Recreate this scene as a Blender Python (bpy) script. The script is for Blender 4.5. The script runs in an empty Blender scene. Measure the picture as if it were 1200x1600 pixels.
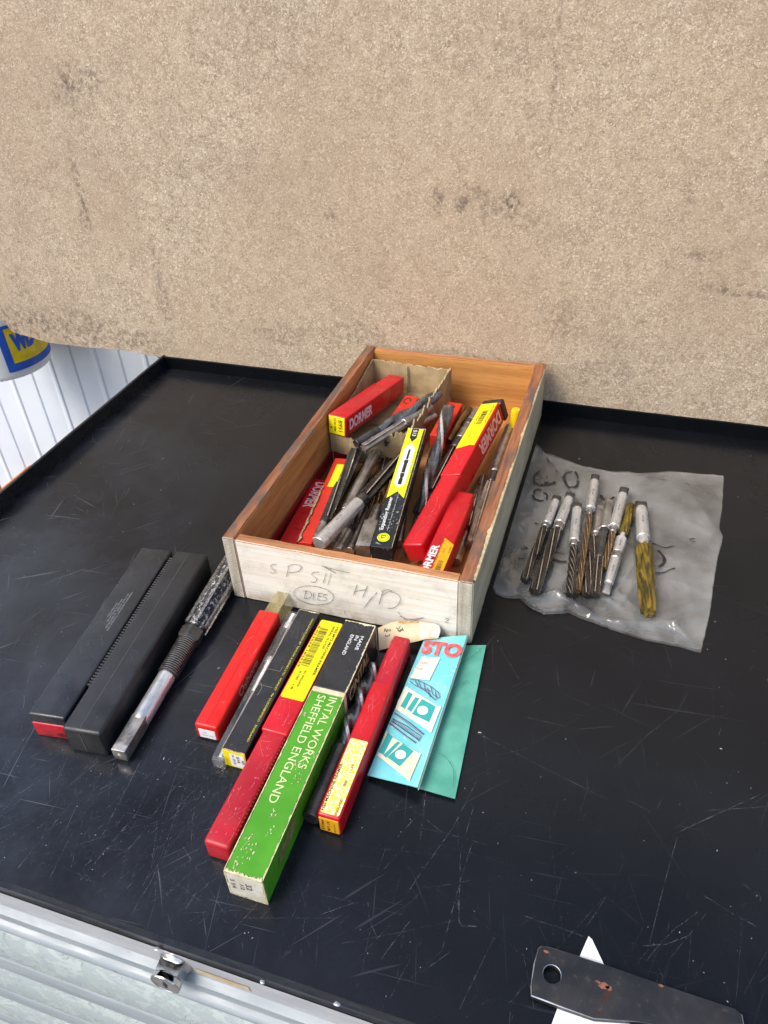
import bpy, bmesh, math, random
from mathutils import Vector, Matrix, noise
random.seed(7)
D = bpy.data
S = bpy.context.scene
C = S.collection
V = Vector
# ------------------------------------------------------------ camera
CF = 1.2001
CR = V((0.951319, 0.305638, -0.039717)); CU = V((-0.155951, 0.588498, 0.793315)); CW = V((-0.265841, 0.748502, -0.607514))
CP = V((0.331921, -0.477398, 0.524859))
cam = D.objects.new('camera', D.cameras.new('camera')); C.objects.link(cam)
cam.data.sensor_fit = 'VERTICAL'; cam.data.sensor_height = 36; cam.data.lens = CF*1000/1600*36
cam.data.clip_start = .01; cam.data.clip_end = 500
cam.matrix_world = Matrix(((CR.x, CU.x, -CW.x, CP.x), (CR.y, CU.y, -CW.y, CP.y), (CR.z, CU.z, -CW.z, CP.z), (0, 0, 0, 1)))
S.camera = cam
def ray(px, py): return CR*((px-600)/(CF*1000)) + CU*(-(py-800)/(CF*1000)) + CW
def at(px, py, z=0.0):
    d = ray(px, py); return CP + d*((z-CP.z)/d.z)
def aty(px, py, y):
    d = ray(px, py); return CP + d*((y-CP.y)/d.y)
def atp(px, py, O, N):
    d = ray(px, py); return CP + d*((O-CP).dot(N)/d.dot(N))
# ------------------------------------------------------------ light
SUN_EL, SUN_AZ = math.radians(50), math.radians(222)      # azimuth clockwise from +Y
w = D.worlds.new('World'); S.world = w; w.use_nodes = True
nt = w.node_tree; nt.nodes.clear()
sky = nt.nodes.new('ShaderNodeTexSky'); sky.sky_type = 'NISHITA'; sky.sun_disc = False
sky.sun_elevation = SUN_EL; sky.sun_rotation = SUN_AZ; sky.air_density = 1.0; sky.dust_density = 3.0; sky.ozone_density = 1.0
bg = nt.nodes.new('ShaderNodeBackground'); bg.inputs[1].default_value = .135
wo = nt.nodes.new('ShaderNodeOutputWorld'); nt.links.new(sky.outputs[0], bg.inputs[0]); nt.links.new(bg.outputs[0], wo.inputs[0])
sl = D.lights.new('sun', 'SUN'); sl.energy = 1.35; sl.angle = math.radians(28); sl.color = (1, .95, .88)
so = D.objects.new('sun', sl); C.objects.link(so)
sd = V((math.sin(SUN_AZ)*math.cos(SUN_EL), math.cos(SUN_AZ)*math.cos(SUN_EL), math.sin(SUN_EL)))
so.rotation_euler = sd.to_track_quat('Z', 'Y').to_euler()
S.view_settings.view_transform = 'Standard'; S.view_settings.look = 'None'; S.view_settings.exposure = 0.88; S.view_settings.gamma = 1
S.cycles.max_bounces = 8; S.cycles.transparent_max_bounces = 12; S.cycles.caustics_reflective = False; S.cycles.caustics_refractive = False
# ------------------------------------------------------------ materials
def rgb(h):
    def f(c): return c/12.92 if c <= .04045 else ((c+.055)/1.055)**2.4
    return tuple(f(int(h[i:i+2], 16)/255) for i in (0, 2, 4))
class NT:
    def __init__(s, name):
        s.m = D.materials.new(name); s.m.use_nodes = True; s.t = s.m.node_tree; s.t.nodes.clear()
        s.out = s.n('ShaderNodeOutputMaterial'); s.p = s.n('ShaderNodeBsdfPrincipled'); s.l(s.p.outputs[0], s.out.inputs[0])
        s.tc = s.n('ShaderNodeTexCoord')
    def n(s, k, **a):
        x = s.t.nodes.new(k)
        for i, j in a.items(): setattr(x, i, j)
        return x
    def l(s, a, b): s.t.links.new(a, b)
    def vec(s, sc=(1, 1, 1), rot=(0, 0, 0), loc=(0, 0, 0)):
        m = s.n('ShaderNodeMapping'); m.inputs['Scale'].default_value = sc; m.inputs['Rotation'].default_value = rot; m.inputs['Location'].default_value = loc
        s.l(s.tc.outputs['Object'], m.inputs[0]); return m.outputs[0]
    def noise(s, scale, v=None, detail=4, rough=.55, dist=0):
        x = s.n('ShaderNodeTexNoise'); x.inputs['Scale'].default_value = scale; x.inputs['Detail'].default_value = detail
        x.inputs['Roughness'].default_value = rough; x.inputs['Distortion'].default_value = dist
        s.l(v if v is not None else s.tc.outputs['Object'], x.inputs['Vector']); return x.outputs[0]
    def ss(s, x, a, b, lo=0, hi=1):
        r = s.n('ShaderNodeMapRange'); r.interpolation_type = 'SMOOTHSTEP'; s.l(x, r.inputs[0])
        for i, q in zip((1, 2, 3, 4), (a, b, lo, hi)): r.inputs[i].default_value = q
        return r.outputs[0]
    def mix(s, f, a, b):
        x = s.n('ShaderNodeMix'); x.data_type = 'RGBA'
        for sock, q in ((x.inputs[0], f), (x.inputs[6], a), (x.inputs[7], b)):
            if isinstance(q, bpy.types.NodeSocket): s.l(q, sock)
            else: sock.default_value = q if isinstance(q, (int, float)) else (*q, 1)
        return x.outputs[2]
    def math(s, op, a, b=0.0, c=None):
        x = s.n('ShaderNodeMath', operation=op)
        for i, q in enumerate((a, b) if c is None else (a, b, c)):
            if isinstance(q, bpy.types.NodeSocket): s.l(q, x.inputs[i])
            else: x.inputs[i].default_value = q
        return x.outputs[0]
    def bump(s, h, st, dist=.001):
        b = s.n('ShaderNodeBump'); b.inputs['Strength'].default_value = st; b.inputs['Distance'].default_value = dist
        s.l(h, b.inputs['Height']); s.l(b.outputs[0], s.p.inputs['Normal']); return b
    def set(s, **k):
        for a, q in k.items():
            i = s.p.inputs[a.replace('_', ' ')]
            if isinstance(q, bpy.types.NodeSocket): s.l(q, i)
            else: i.default_value = q if isinstance(q, (int, float)) else (*q, 1)
def basic(name, c1, c2=None, ns=60, rough=.5, metal=0, bump=0, bs=500, scuff=None, sc_amt=.62, sc_scale=260, stretch=(1, 1, 1), spec=.5, rv=.12):
    m = NT(name); c2 = c2 or tuple(x*.8 for x in c1)
    v = m.vec(stretch)
    col = m.mix(m.ss(m.noise(ns, v), .35, .65), c1, c2)
    r = m.ss(m.noise(ns*2.3, v), .3, .7, rough-rv, rough+rv)
    if scuff:
        k = m.math('MULTIPLY', m.ss(m.noise(sc_scale, v, 3, .6), sc_amt, sc_amt+.05), m.ss(m.noise(40, v, 2), .42, .6))
        col = m.mix(k, col, scuff)
    m.set(Base_Color=col, Roughness=r, Metallic=metal, Specular_IOR_Level=spec)
    if bump: m.bump(m.noise(bs, v, 3), bump, .0006)
    return m.m
RED = basic('red_plastic', rgb('c4101f'), rgb('b30d1c'), 25, .36, bump=.12, bs=300, scuff=rgb('e06a6a'), sc_amt=.7)
RED2 = basic('dark_red_plastic', rgb('b81628'), rgb('a01020'), 25, .38, bump=.12, bs=300, scuff=rgb('d86a70'), sc_amt=.68)
ORED = basic('bright_red_plastic', rgb('e0180c'), rgb('d0140a'), 25, .4, bump=.15, bs=400)
OCARD = basic('orange_red_card', rgb('d8301a'), rgb('c42a16'), 25, .6, scuff=rgb('a08060'), sc_amt=.66)
BPLAS = basic('black_plastic', (.014, .016, .02), (.022, .025, .03), 30, .34, bump=.2, bs=900, scuff=(.12, .13, .15), sc_amt=.7)
BPLAS2 = basic('black_plastic_matt', (.011, .012, .014), (.018, .019, .022), 30, .42, bump=.25, bs=1200, scuff=(.08, .08, .09), sc_amt=.7)
BCARD = basic('black_card', (.012, .012, .014), (.02, .02, .022), 50, .38, scuff=(.45, .42, .38), sc_amt=.7, sc_scale=330)
NAVY = basic('navy_card', rgb('1a2228'), rgb('141a20'), 50, .5, scuff=(.35, .38, .4), sc_amt=.6, sc_scale=330)
GREEN = basic('green_card', rgb('4d9a1e'), rgb('458f18'), 30, .42, scuff=rgb('c8cf9a'), sc_amt=.71, sc_scale=200)
GREEND = basic('green_card_side', rgb('3c7a20'), rgb('2f6418'), 30, .45, scuff=rgb('98a070'), sc_amt=.7, sc_scale=200)
CREAM = basic('cream_card', rgb('d8cfae'), rgb('bfb28a'), 120, .7)
WCARD = basic('off_white_card', rgb('cfccc0'), rgb('b9b4a2'), 60, .7, scuff=rgb('8a8064'), sc_amt=.68)
YEL = basic('yellow_paper', rgb('ecdf00'), rgb('e2d200'), 60, .5, scuff=rgb('f0ead0'), sc_amt=.72)
YELW = NT('worn_yellow_paper')
_k = YELW.ss(YELW.noise(420, None, 6, .75), .42, .60)
YELW.set(Base_Color=YELW.mix(_k, rgb('e8cc10'), rgb('efe8cc')), Roughness=.55); YELW = YELW.m
YORG = basic('orange_yellow_paper', rgb('e8a810'), rgb('d89a10'), 60, .5)
YCARD = basic('yellow_card', rgb('e6ee20'), rgb('dce41a'), 60, .4)
WHITE = basic('white_print', (.78, .78, .76), (.7, .7, .68), 100, .5)
PINKW = basic('pale_pink_print', rgb('f4d4d6'), rgb('eeb4b8'), 300, .5)
WLAB = basic('white_paper', (.8, .8, .8), (.74, .75, .76), 100, .55)
BLK = basic('black_ink', (.012, .012, .013), (.02, .02, .02), 100, .5)
YINK = basic('yellow_ink', rgb('d8d020'), None, 100, .5)
PENCIL = basic('pencil_grey', (.09, .09, .095), (.2, .2, .2), 400, .6)
REDINK = basic('red_ink', rgb('d84848'), rgb('e07070'), 200, .6)
PURP = basic('purple_ink', rgb('5a2048'), rgb('703860'), 200, .6)
def steel(name, c, c2, rough, ns=80, metal=1, stretch=(1, 1, 1), stain=None):
    m = NT(name); v = m.vec(stretch)
    col = m.mix(m.ss(m.noise(ns, v), .35, .65), c, c2)
    if stain: col = m.mix(m.ss(m.noise(90, None, 5, .7), .5, .75), col, stain)
    m.set(Base_Color=col, Metallic=metal, Roughness=m.ss(m.noise(ns*3, v), .3, .7, rough-.1, rough+.12))
    m.bump(m.noise(900, v, 3), .15, .0003); return m.m
STEEL = steel('ground_steel', (.82, .83, .84), (.64, .64, .63), .3, stretch=(1, .3, 1), stain=(.52, .49, .44), metal=.72)
DULL = steel('dull_steel', (.56, .55, .53), (.38, .365, .35), .42, stain=(.2, .17, .13))
DARK = steel('blackened_steel', (.06, .06, .06), (.1, .095, .09), .3, metal=.6)
GROOVE = steel('oiled_flute_steel', (.05, .047, .045), (.1, .09, .075), .3, metal=.85)
LAND = steel('bright_land_steel', (.9, .87, .83), (.75, .68, .62), .3)
DRILL = steel('grey_drill_steel', (.24, .26, .28), (.14, .15, .16), .33, metal=.85)
BRONZE = steel('gold_brown_steel', (.32, .2, .08), (.2, .13, .06), .35)
WAX = basic('yellow_brown_wax', rgb('7c6620'), rgb('463a10'), 130, .3, bump=.6, bs=260, scuff=rgb('34300f'), sc_amt=.52, stretch=(1, .25, 1))
CHROME = steel('chrome', (.75, .75, .76), (.6, .6, .62), .12, stain=(.25, .2, .16))
BRASS = steel('brass', (.45, .3, .1), (.3, .2, .08), .35)
def wood(name, base, dark, grey, axis, gamt=.5, gscale=1):
    m = NT(name)
    st = [9, 9, 9]; st[axis] = .7
    v = m.vec(tuple(st))
    g = m.noise(14*gscale, v, 6, .65, .6)
    fine = [120, 120, 120]; fine[axis] = 4
    f = m.noise(5, m.vec(tuple(fine)), 4, .7)
    col = m.mix(m.ss(g, .35, .68), base, dark)
    col = m.mix(m.ss(f, .5, .72, 0, .6), col, tuple(x*.35 for x in dark))
    st2 = [22, 22, 22]; st2[axis] = 5
    col = m.mix(m.ss(m.noise(2.2, m.vec(tuple(st2)), 5, .65), gamt, gamt+.14, 0, .9), col, grey)
    m.set(Base_Color=col, Roughness=.62)
    m.bump(m.math('ADD', g, f), .55, .0006); return m.m
RAWX = wood('raw_wood_rim_front', rgb('c08556'), rgb('8c5a36'), rgb('5c4c40'), 0, .58)
RAWY = wood('raw_wood_rim_side', rgb('a06844'), rgb('6c4028'), rgb('5a504a'), 1, .46)
INX = wood('orange_wood_inside_x', rgb('cc9350'), rgb('b47c3e'), rgb('8a5e2e'), 0, .64, .6)
INY = wood('orange_wood_inside_y', rgb('c68e52'), rgb('a46c3a'), rgb('7a5630'), 1, .6, .8)
def paint(name, c, c2, chip, axis, camt):
    m = NT(name)
    st = [60, 60, 60]; st[axis] = 2.5
    g = m.noise(4, m.vec(tuple(st)), 5, .7)
    col = m.mix(m.ss(g, .4, .62), c, c2)
    col = m.mix(m.ss(m.noise(28, None, 6, .7), .46, .74, 0, .75), col, tuple(x*.66 for x in c2))
    col = m.mix(m.ss(m.noise(6, m.vec(tuple(x*1.6 for x in st)), 4, .8), camt, camt+.06), col, chip)
    sz = m.n('ShaderNodeSeparateXYZ'); m.l(m.tc.outputs['Object'], sz.inputs[0])
    gr = m.math('MULTIPLY', m.ss(sz.outputs[2], .022, 0), m.ss(m.noise(45, None, 6, .75), .38, .62)); col = m.mix(m.math('MULTIPLY', gr, .6), col, rgb('96805c'))
    m.set(Base_Color=col, Roughness=.6); m.bump(g, .5, .0006); return m.m
PAINTX = paint('worn_white_paint', rgb('e9e5d8'), rgb('ddd7c6'), rgb('9a8a6a'), 0, .66)
PAINTY = paint('dirty_cream_paint', rgb('cdc4a6'), rgb('b0a68a'), rgb('6e6450'), 1, .66)
ENDG = paint('painted_end_grain', rgb('d6d0c0'), rgb('bdb6a2'), rgb('8c8068'), 2, .6)
CHIP = basic('chipped_pale_wood', rgb('e0cfa4'), rgb('c9b184'), 200, .8, bump=.5)
KRAFT = basic('kraft_card', rgb('a8926c'), rgb('8e7a56'), 40, .8, bump=.3, bs=200, scuff=rgb('6e5c3e'), sc_amt=.62, sc_scale=60)
KRAFTE = basic('torn_kraft_edge', rgb('b8a684'), rgb('8a7654'), 200, .9, bump=.5)
TAGM = basic('buff_card', rgb('d6c4a0'), rgb('c4ae86'), 50, .7)
TEAL = basic('teal_paper', rgb('5ea894'), rgb('4a9682'), 40, .75, bump=.8, bs=60, scuff=rgb('a0c8b4'), sc_amt=.68)
CYAN = basic('cyan_paper', rgb('86cdd2'), rgb('6ac2ca'), 30, .6, bump=.5, bs=60, scuff=rgb('b8e2e2'), sc_amt=.62)
TURQ = basic('turquoise_print', rgb('2ba8a4'), rgb('2a9c98'), 30, .6)
PALEC = basic('pale_print', rgb('d4ead8'), rgb('e4dcc0'), 40, .6)
REDTRAY = basic('red_card_tray', rgb('8c1a1e'), rgb('74161a'), 40, .5)
BROWNIN = basic('oily_brown_card', rgb('5c4420'), rgb('463416'), 50, .6, scuff=rgb('8a6a34'), sc_amt=.6, sc_scale=120)
BINK = basic('blue_print', rgb('2c5fc4'), rgb('2856b4'), 30, .45)
TUB = basic('white_tub_plastic', rgb('f0f1ee'), rgb('e6e6e0'), 20, .4, scuff=rgb('8c8a80'), sc_amt=.6, sc_scale=60)
YTUB = basic('yellow_print', rgb('f0d21c'), rgb('dcb818'), 60, .45)
def glassy(name, col, tfac, rough=.15, ns=60, v=.1, bs=70, bd=.003, gk=1.0):
    m = NT(name)
    tr = m.n('ShaderNodeBsdfTransparent'); tr.inputs[0].default_value = (1, 1, 1, 1)
    mx = m.n('ShaderNodeMixShader'); m.l(m.ss(m.noise(ns, None, 4, .6), .3, .7, tfac-v, tfac+v), mx.inputs[0])
    m.set(Base_Color=col, Roughness=rough, Specular_IOR_Level=.7)
    m.bump(m.noise(bs, None, 2, .5, 1.2), .5, bd)
    m.set(Roughness=.6, Specular_IOR_Level=.1)
    gl_ = m.n('ShaderNodeBsdfGlossy'); gl_.inputs['Roughness'].default_value = rough; m.l(m.p.inputs['Normal'].links[0].from_socket, gl_.inputs['Normal'])
    lw = m.n('ShaderNodeLayerWeight'); lw.inputs['Blend'].default_value = .5; m.l(m.p.inputs['Normal'].links[0].from_socket, lw.inputs['Normal'])
    f5 = m.math('POWER', lw.outputs['Facing'], 4.0); m2 = m.n('ShaderNodeMixShader'); m.l(m.math('MULTIPLY_ADD', f5, .85, .045*gk), m2.inputs[0])
    m.l(tr.outputs[0], mx.inputs[1]); m.l(m.p.outputs[0], mx.inputs[2]); m.l(mx.outputs[0], m2.inputs[1]); m.l(gl_.outputs[0], m2.inputs[2]); m.l(m2.outputs[0], m.out.inputs[0]); return m.m
POLY = glassy('polythene', (.55, .56, .53), .165, .10, 13, .12, 26, .006, 1.5)
SLEEVE = glassy('clear_plastic_sleeve', (.5, .5, .5), .09, .06, 60, .05, 40, .0006)
CAPM = glassy('yellowed_clear_plastic', rgb('b8a870'), .36, .15)
# bench top: black gloss paint with fine scratches and a painted-in sky reflection
m = NT('scratched_black_paint')
acc = None
for i in range(7):
    a = [0.3, 1.05, 1.9, 2.5, 2.9, .75, 1.5][i]
    v = m.vec((1, 1, 1), (0, 0, a), (i*3.1, i*1.7, 0))
    mp = m.n('ShaderNodeMapping'); mp.inputs['Scale'].default_value = (230+i*40, 4.5+i, 1); m.l(v, mp.inputs[0])
    s = m.ss(m.noise(1.0, mp.outputs[0], 2, .5, .35), .715-.004*i, .75)
    acc = s if acc is None else m.math('MAXIMUM', acc, s)
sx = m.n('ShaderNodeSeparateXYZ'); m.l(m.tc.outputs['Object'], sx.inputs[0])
wear = m.ss(m.math('ADD', m.math('MULTIPLY', sx.outputs[1], .55), m.math('MULTIPLY', sx.outputs[0], .8)), .10, -.26)  # front-left mask, shared by the scratches and the painted sky haze
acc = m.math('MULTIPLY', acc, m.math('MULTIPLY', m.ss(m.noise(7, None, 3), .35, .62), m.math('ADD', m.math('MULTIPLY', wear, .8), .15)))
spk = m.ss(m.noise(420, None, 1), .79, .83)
dust = m.math('MULTIPLY', m.ss(m.noise(6, None, 8, .7, .3), .25, .85), m.math('ADD', m.math('MULTIPLY', wear, .85), .1))  # sky reflection painted into the colour as bluish haze, not a dust film
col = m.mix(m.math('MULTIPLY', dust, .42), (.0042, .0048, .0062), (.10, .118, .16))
col = m.mix(m.math('MULTIPLY', acc, .3), col, (.3, .33, .38)); col = m.mix(m.math('MULTIPLY', spk, .35), col, (.4, .4, .4))
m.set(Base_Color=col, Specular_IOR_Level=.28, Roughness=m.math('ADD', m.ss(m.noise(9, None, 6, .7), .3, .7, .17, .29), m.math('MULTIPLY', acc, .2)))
m.bump(m.math('ADD', m.noise(14, None, 2), m.math('MULTIPLY', m.noise(350, None, 3), .05)), .12, .003)
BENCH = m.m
LIP = basic('black_painted_edge', (.009, .011, .015), (.014, .016, .02), 40, .3, bump=.1, bs=60, scuff=(.3, .3, .32), sc_amt=.76, sc_scale=120)
LIPW = basic('worn_edge_metal', (.30, .29, .28), (.2, .19, .18), 60, .4, bump=.2, bs=60)
RAIL = basic('grey_white_rail_paint', rgb('aeb0b2'), rgb('a2a4a8'), 30, .45, scuff=rgb('8a8070'), sc_amt=.72, stretch=(1, 3, 3))
DRAWB = basic('pale_blue_drawer_paint', rgb('99a1a5'), rgb('8a949a'), 14, .45, stretch=(1, 4, 4), scuff=rgb('5c6870'), sc_amt=.66, sc_scale=90)
m = NT('worn_drawer_paint')
k = m.ss(m.noise(85, m.vec((.7, 1.3, 1.3)), 8, .8, .6), .47, .53)
col = m.mix(k, rgb('97a2a2'), rgb('a6afad')); col = m.mix(m.ss(m.noise(40, m.vec((2.2, 1, 1), loc=(4, 2, 1)), 8, .8, .8), .60, .63), col, rgb('7a898c'))
col = m.mix(m.ss(m.noise(300, m.vec(), 3, .7), .66, .7, 0, .7), col, rgb('74807e'))
col = m.mix(m.ss(m.noise(34, m.vec(loc=(1, 7, 2)), 7, .8), .665, .69), col, rgb('6a4a38'))
m.set(Base_Color=col, Roughness=.5); m.bump(k, .4, .0006); DRAWW = m.m
MASK = basic('old_masking_tape', rgb('b09a74'), rgb('beb49c'), 160, .8)
GAP = basic('dark_gap', (.02, .02, .022), (.03, .03, .03), 60, .7)
PLATE = NT('dark_steel_plate'); m = PLATE
col = m.mix(m.ss(m.noise(20, None, 5, .6), .35, .7), (.036, .038, .042), (.062, .060, .060)); col = m.mix(m.ss(m.noise(160, None, 6, .8), .58, .68, 0, .5), col, (.16, .13, .11))
col = m.mix(m.ss(m.noise(48, None, 6, .75), .62, .70, 0, .8), col, rgb('5a3a28'))
m.set(Base_Color=col, Metallic=.75, Roughness=m.ss(m.noise(90, None), .3, .7, .36, .55)); m.bump(m.noise(700, None), .2, .0004); PLATE = m.m
BARE = steel('bare_steel_edge', (.55, .56, .58), (.4, .4, .42), .35)
RUST = basic('rust', rgb('8a5a44'), rgb('5a3a2c'), 400, .8)
# hanging board
m = NT('chipboard')
fl = m.n('ShaderNodeTexVoronoi'); fl.inputs['Scale'].default_value = 420; fl.inputs['Randomness'].default_value = 1
dv = m.n('ShaderNodeVectorMath', operation='ADD'); nz = m.n('ShaderNodeTexNoise'); nz.inputs['Scale'].default_value = 260; nz.inputs['Detail'].default_value = 3
m.l(m.tc.outputs['Object'], nz.inputs[0]); sc = m.n('ShaderNodeVectorMath', operation='SCALE'); sc.inputs['Scale'].default_value = .014
m.l(nz.outputs[1], sc.inputs[0]); m.l(m.tc.outputs['Object'], dv.inputs[0]); m.l(sc.outputs[0], dv.inputs[1]); m.l(dv.outputs[0], fl.inputs['Vector'])
sp = m.n('ShaderNodeSeparateColor'); m.l(fl.outputs['Color'], sp.inputs[0])
n1 = m.noise(330, None, 5, .72, .6)
col = m.mix(m.ss(n1, .36, .64), rgb('9a866e'), rgb('c8b498'))
col = m.mix(m.math('MULTIPLY', sp.outputs[0], .45), col, rgb('a08c76'))
col = m.mix(m.ss(m.noise(70, None, 5, .75), .40, .62, 0, .5), col, rgb('d4c2a6'))
col = m.mix(m.ss(sp.outputs[1], .78, .94, 0, .9), col, rgb('e0ceb6'))
col = m.mix(m.ss(sp.outputs[2], .88, .97, 0, .5), col, rgb('806852'))
col = m.mix(m.ss(m.noise(520, None, 3, .7), .55, .66, 0, .9), col, rgb('e8dcc8'))
col = m.mix(m.ss(m.noise(8, None, 7, .65), .42, .72, 0, .4), col, rgb('9c8672'))
col = m.mix(m.ss(m.noise(2.6, None, 3, .6), .38, .65, 0, .35), col, rgb('c0a688'))
col = m.mix(m.ss(m.noise(400, m.vec(loc=(3, 1, 8)), 3, .75), .61, .72, 0, .6), col, rgb('6a5848'))
col = m.mix(m.ss(m.noise(460, m.vec(loc=(7, 5, 2)), 3, .75), .62, .69, 0, 1), col, rgb('f4ead6'))
BSTAIN = [(118, 125, .035, .02, .8), (105, 150, .025, .012, .6), (126, 300, .007, .05, .8), (134, 345, .01, .02, .7), (282, 272, .004, .014, .8), (255, 470, .012, .06, .55), (245, 420, .005, .05, .4),
          (682, 315, .010, .018, .8), (722, 322, .012, .014, .8), (745, 300, .02, .012, .5), (765, 330, .012, .016, .7), (798, 322, .014, .016, .9), (848, 345, .007, .014, .7), (825, 345, .02, .012, .4), (520, 335, .012, .012, .5), (440, 520, .05, .02, .4), (30, 450, .02, .05, .4), (1075, 300, .01, .05, .3), (1165, 455, .05, .008, .7), (866, 130, .003, .12, .45),
          (40, 505, .07, .028, .85), (120, 515, .10, .035, .7), (200, 530, .09, .02, .6), (560, 525, .05, .02, .5), (880, 500, .03, .03, .4), (1100, 400, .02, .006, .6), (940, 585, .05, .02, .45), (700, 565, .1, .02, .5), (780, 70, .08, .03, .25), (420, 60, .1, .05, .2)]
sx = m.n('ShaderNodeSeparateXYZ'); m.l(m.tc.outputs['Object'], sx.inputs[0])
acc = None
for px, py, rx, rz, am in BSTAIN:
    q = aty(px, py, .432)
    dx = m.math('MULTIPLY', m.math('SUBTRACT', sx.outputs[0], q.x), 1/rx); dz = m.math('MULTIPLY', m.math('SUBTRACT', sx.outputs[2], q.z), 1/rz)
    r2 = m.math('ADD', m.math('MULTIPLY', dx, dx), m.math('MULTIPLY', dz, dz))
    s = m.ss(r2, 1.7, .0, 0, am*.85)
    acc = s if acc is None else m.math('MAXIMUM', acc, s)
bl = m.math('MULTIPLY', acc, m.ss(m.noise(130, m.vec((1, 1, .85)), 7, .75), .45, .60))
col = m.mix(bl, col, rgb('4e4038'))
m.set(Base_Color=col, Roughness=.5, Specular_IOR_Level=.5)
m.bump(m.math('ADD', n1, m.math('MULTIPLY', sp.outputs[0], .5)), .9, .0011); CHIPB = m.m
CHIPE = basic('chipboard_edge', rgb('8c7458'), rgb('6e5840'), 300, .9, bump=.8)
WALLM = basic('white_sheet_metal', rgb('dde4ec'), rgb('d0d8e2'), 6, .4, scuff=rgb('8c8c88'), sc_amt=.74, sc_scale=40)
GROUNDM = basic('grey_concrete', rgb('7c7a76'), rgb('6a6864'), 8, .8, bump=.4, bs=100)
ORANGE = basic('orange_plastic', rgb('e08030'), None, 20, .4)
BLUEP = basic('blue_plastic', rgb('2f8fd8'), None, 20, .35)
# ------------------------------------------------------------ mesh tools
class MB:
    def __init__(s): s.v = []; s.f = []; s.mi = []; s.M = Matrix.Identity(4)
    def add(s, vs, fs, mi=0):
        o = len(s.v); s.v += [tuple(s.M @ V(q)) for q in vs]
        for k, f in enumerate(fs): s.f.append(tuple(o+i for i in f)); s.mi.append(mi if isinstance(mi, int) else mi[k])
    def box(s, a, b, mi=0):
        x0, y0, z0 = a; x1, y1, z1 = b
        s.add([(x0, y0, z0), (x1, y0, z0), (x1, y1, z0), (x0, y1, z0), (x0, y0, z1), (x1, y0, z1), (x1, y1, z1), (x0, y1, z1)],
              [(3, 2, 1, 0), (4, 5, 6, 7), (0, 1, 5, 4), (1, 2, 6, 5), (2, 3, 7, 6), (3, 0, 4, 7)], mi)
    def rbox(s, a, b, r, seg=2, mi=0):
        bm = bmesh.new(); bmesh.ops.create_cube(bm, size=1)
        for q in bm.verts: q.co = V([(a[i]+b[i])/2 + q.co[i]*(b[i]-a[i]) for i in range(3)])
        bmesh.ops.bevel(bm, geom=bm.edges[:]+bm.verts[:], offset=r, segments=seg, profile=.5, affect='EDGES')
        bm.verts.index_update()
        s.add([q.co[:] for q in bm.verts], [tuple(x.index for x in f.verts) for f in bm.faces], mi); bm.free()
    def loft(s, rings, caps=True, mi=0, closed=True):
        n = len(rings[0]); vs = [p for r in rings for p in r]; fs = []; ms = []
        for i in range(len(rings)-1):
            for j in range(n if closed else n-1):
                k = (j+1) % n; fs.append((i*n+j, i*n+k, (i+1)*n+k, (i+1)*n+j)); ms.append(mi if isinstance(mi, int) else mi(i, j))
        if caps:
            fs.append(tuple(range(n))[::-1]); fs.append(tuple((len(rings)-1)*n+j for j in range(n))); ms += [0, 0]
        s.add(vs, fs, ms)
    def lathe(s, prof, n=20, mi=0, cx=0, cz=0):       # prof: (y, r) along local y
        s.loft([[(cx+r*math.cos(2*math.pi*j/n), y, cz+r*math.sin(2*math.pi*j/n)) for j in range(n)] for y, r in prof], True, mi)
    def quad(s, pts, mi=0): s.add(pts, [tuple(range(len(pts)))], mi)
    def ribbon(s, pts, wd, N, mi=0, jit=0):
        if len(pts) < 2: return
        vs = []
        for i, p in enumerate(pts):
            p = V(p); t = (V(pts[min(i+1, len(pts)-1)])-V(pts[max(i-1, 0)])).normalized(); q = t.cross(V(N)).normalized()*wd*.5*(1+jit*random.uniform(-1, 1))
            vs += [p-q, p+q]
        s.add(vs, [(2*i, 2*i+1, 2*i+3, 2*i+2) for i in range(len(pts)-1)], mi)
    def build(s, name, mats, parent=None, smooth=None, kind=None):
        me = D.meshes.new(name); me.from_pydata([tuple(q) for q in s.v], [], s.f)
        for mt in (mats if isinstance(mats, (list, tuple)) else [mats]): me.materials.append(mt)
        me.polygons.foreach_set('material_index', s.mi)
        bm = bmesh.new(); bm.from_mesh(me); bmesh.ops.recalc_face_normals(bm, faces=bm.faces[:]) if smooth != 'keep' else None; bm.to_mesh(me); bm.free()
        if smooth:
            me.polygons.foreach_set('use_smooth', [True]*len(me.polygons)); me.set_sharp_from_angle(angle=math.radians(32 if smooth in (True, 'keep') else smooth))
        o = D.objects.new(name, me); C.objects.link(o)
        if parent: o.parent = parent
        if kind: o['kind'] = kind
        return o
def tag(o, label, cat, group=None):
    o['label'] = label; o['category'] = cat
    if group: o['group'] = group
    return o
def frame(o, A, B, roll=0):
    A = V(A); B = V(B); y = (B-A).normalized(); x = y.cross(V((0, 0, 1))).normalized(); z = x.cross(y)
    R = Matrix((x, y, z)).transposed() @ Matrix.Rotation(roll, 3, 'Y')
    o.location = A; o.rotation_euler = R.to_euler(); return (B-A).length
def empty(name, label, cat, group=None, loc=(0, 0, 0)):
    o = D.objects.new(name, None); C.objects.link(o); o.empty_display_size = .02; o.location = loc
    return tag(o, label, cat, group)
def part(parent, name, mb, mats, smooth=True, label=None, kind=None):
    o = mb.build(name, mats, parent, smooth, kind)
    if label: o['label'] = label
    return o
TC = {}
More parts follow.
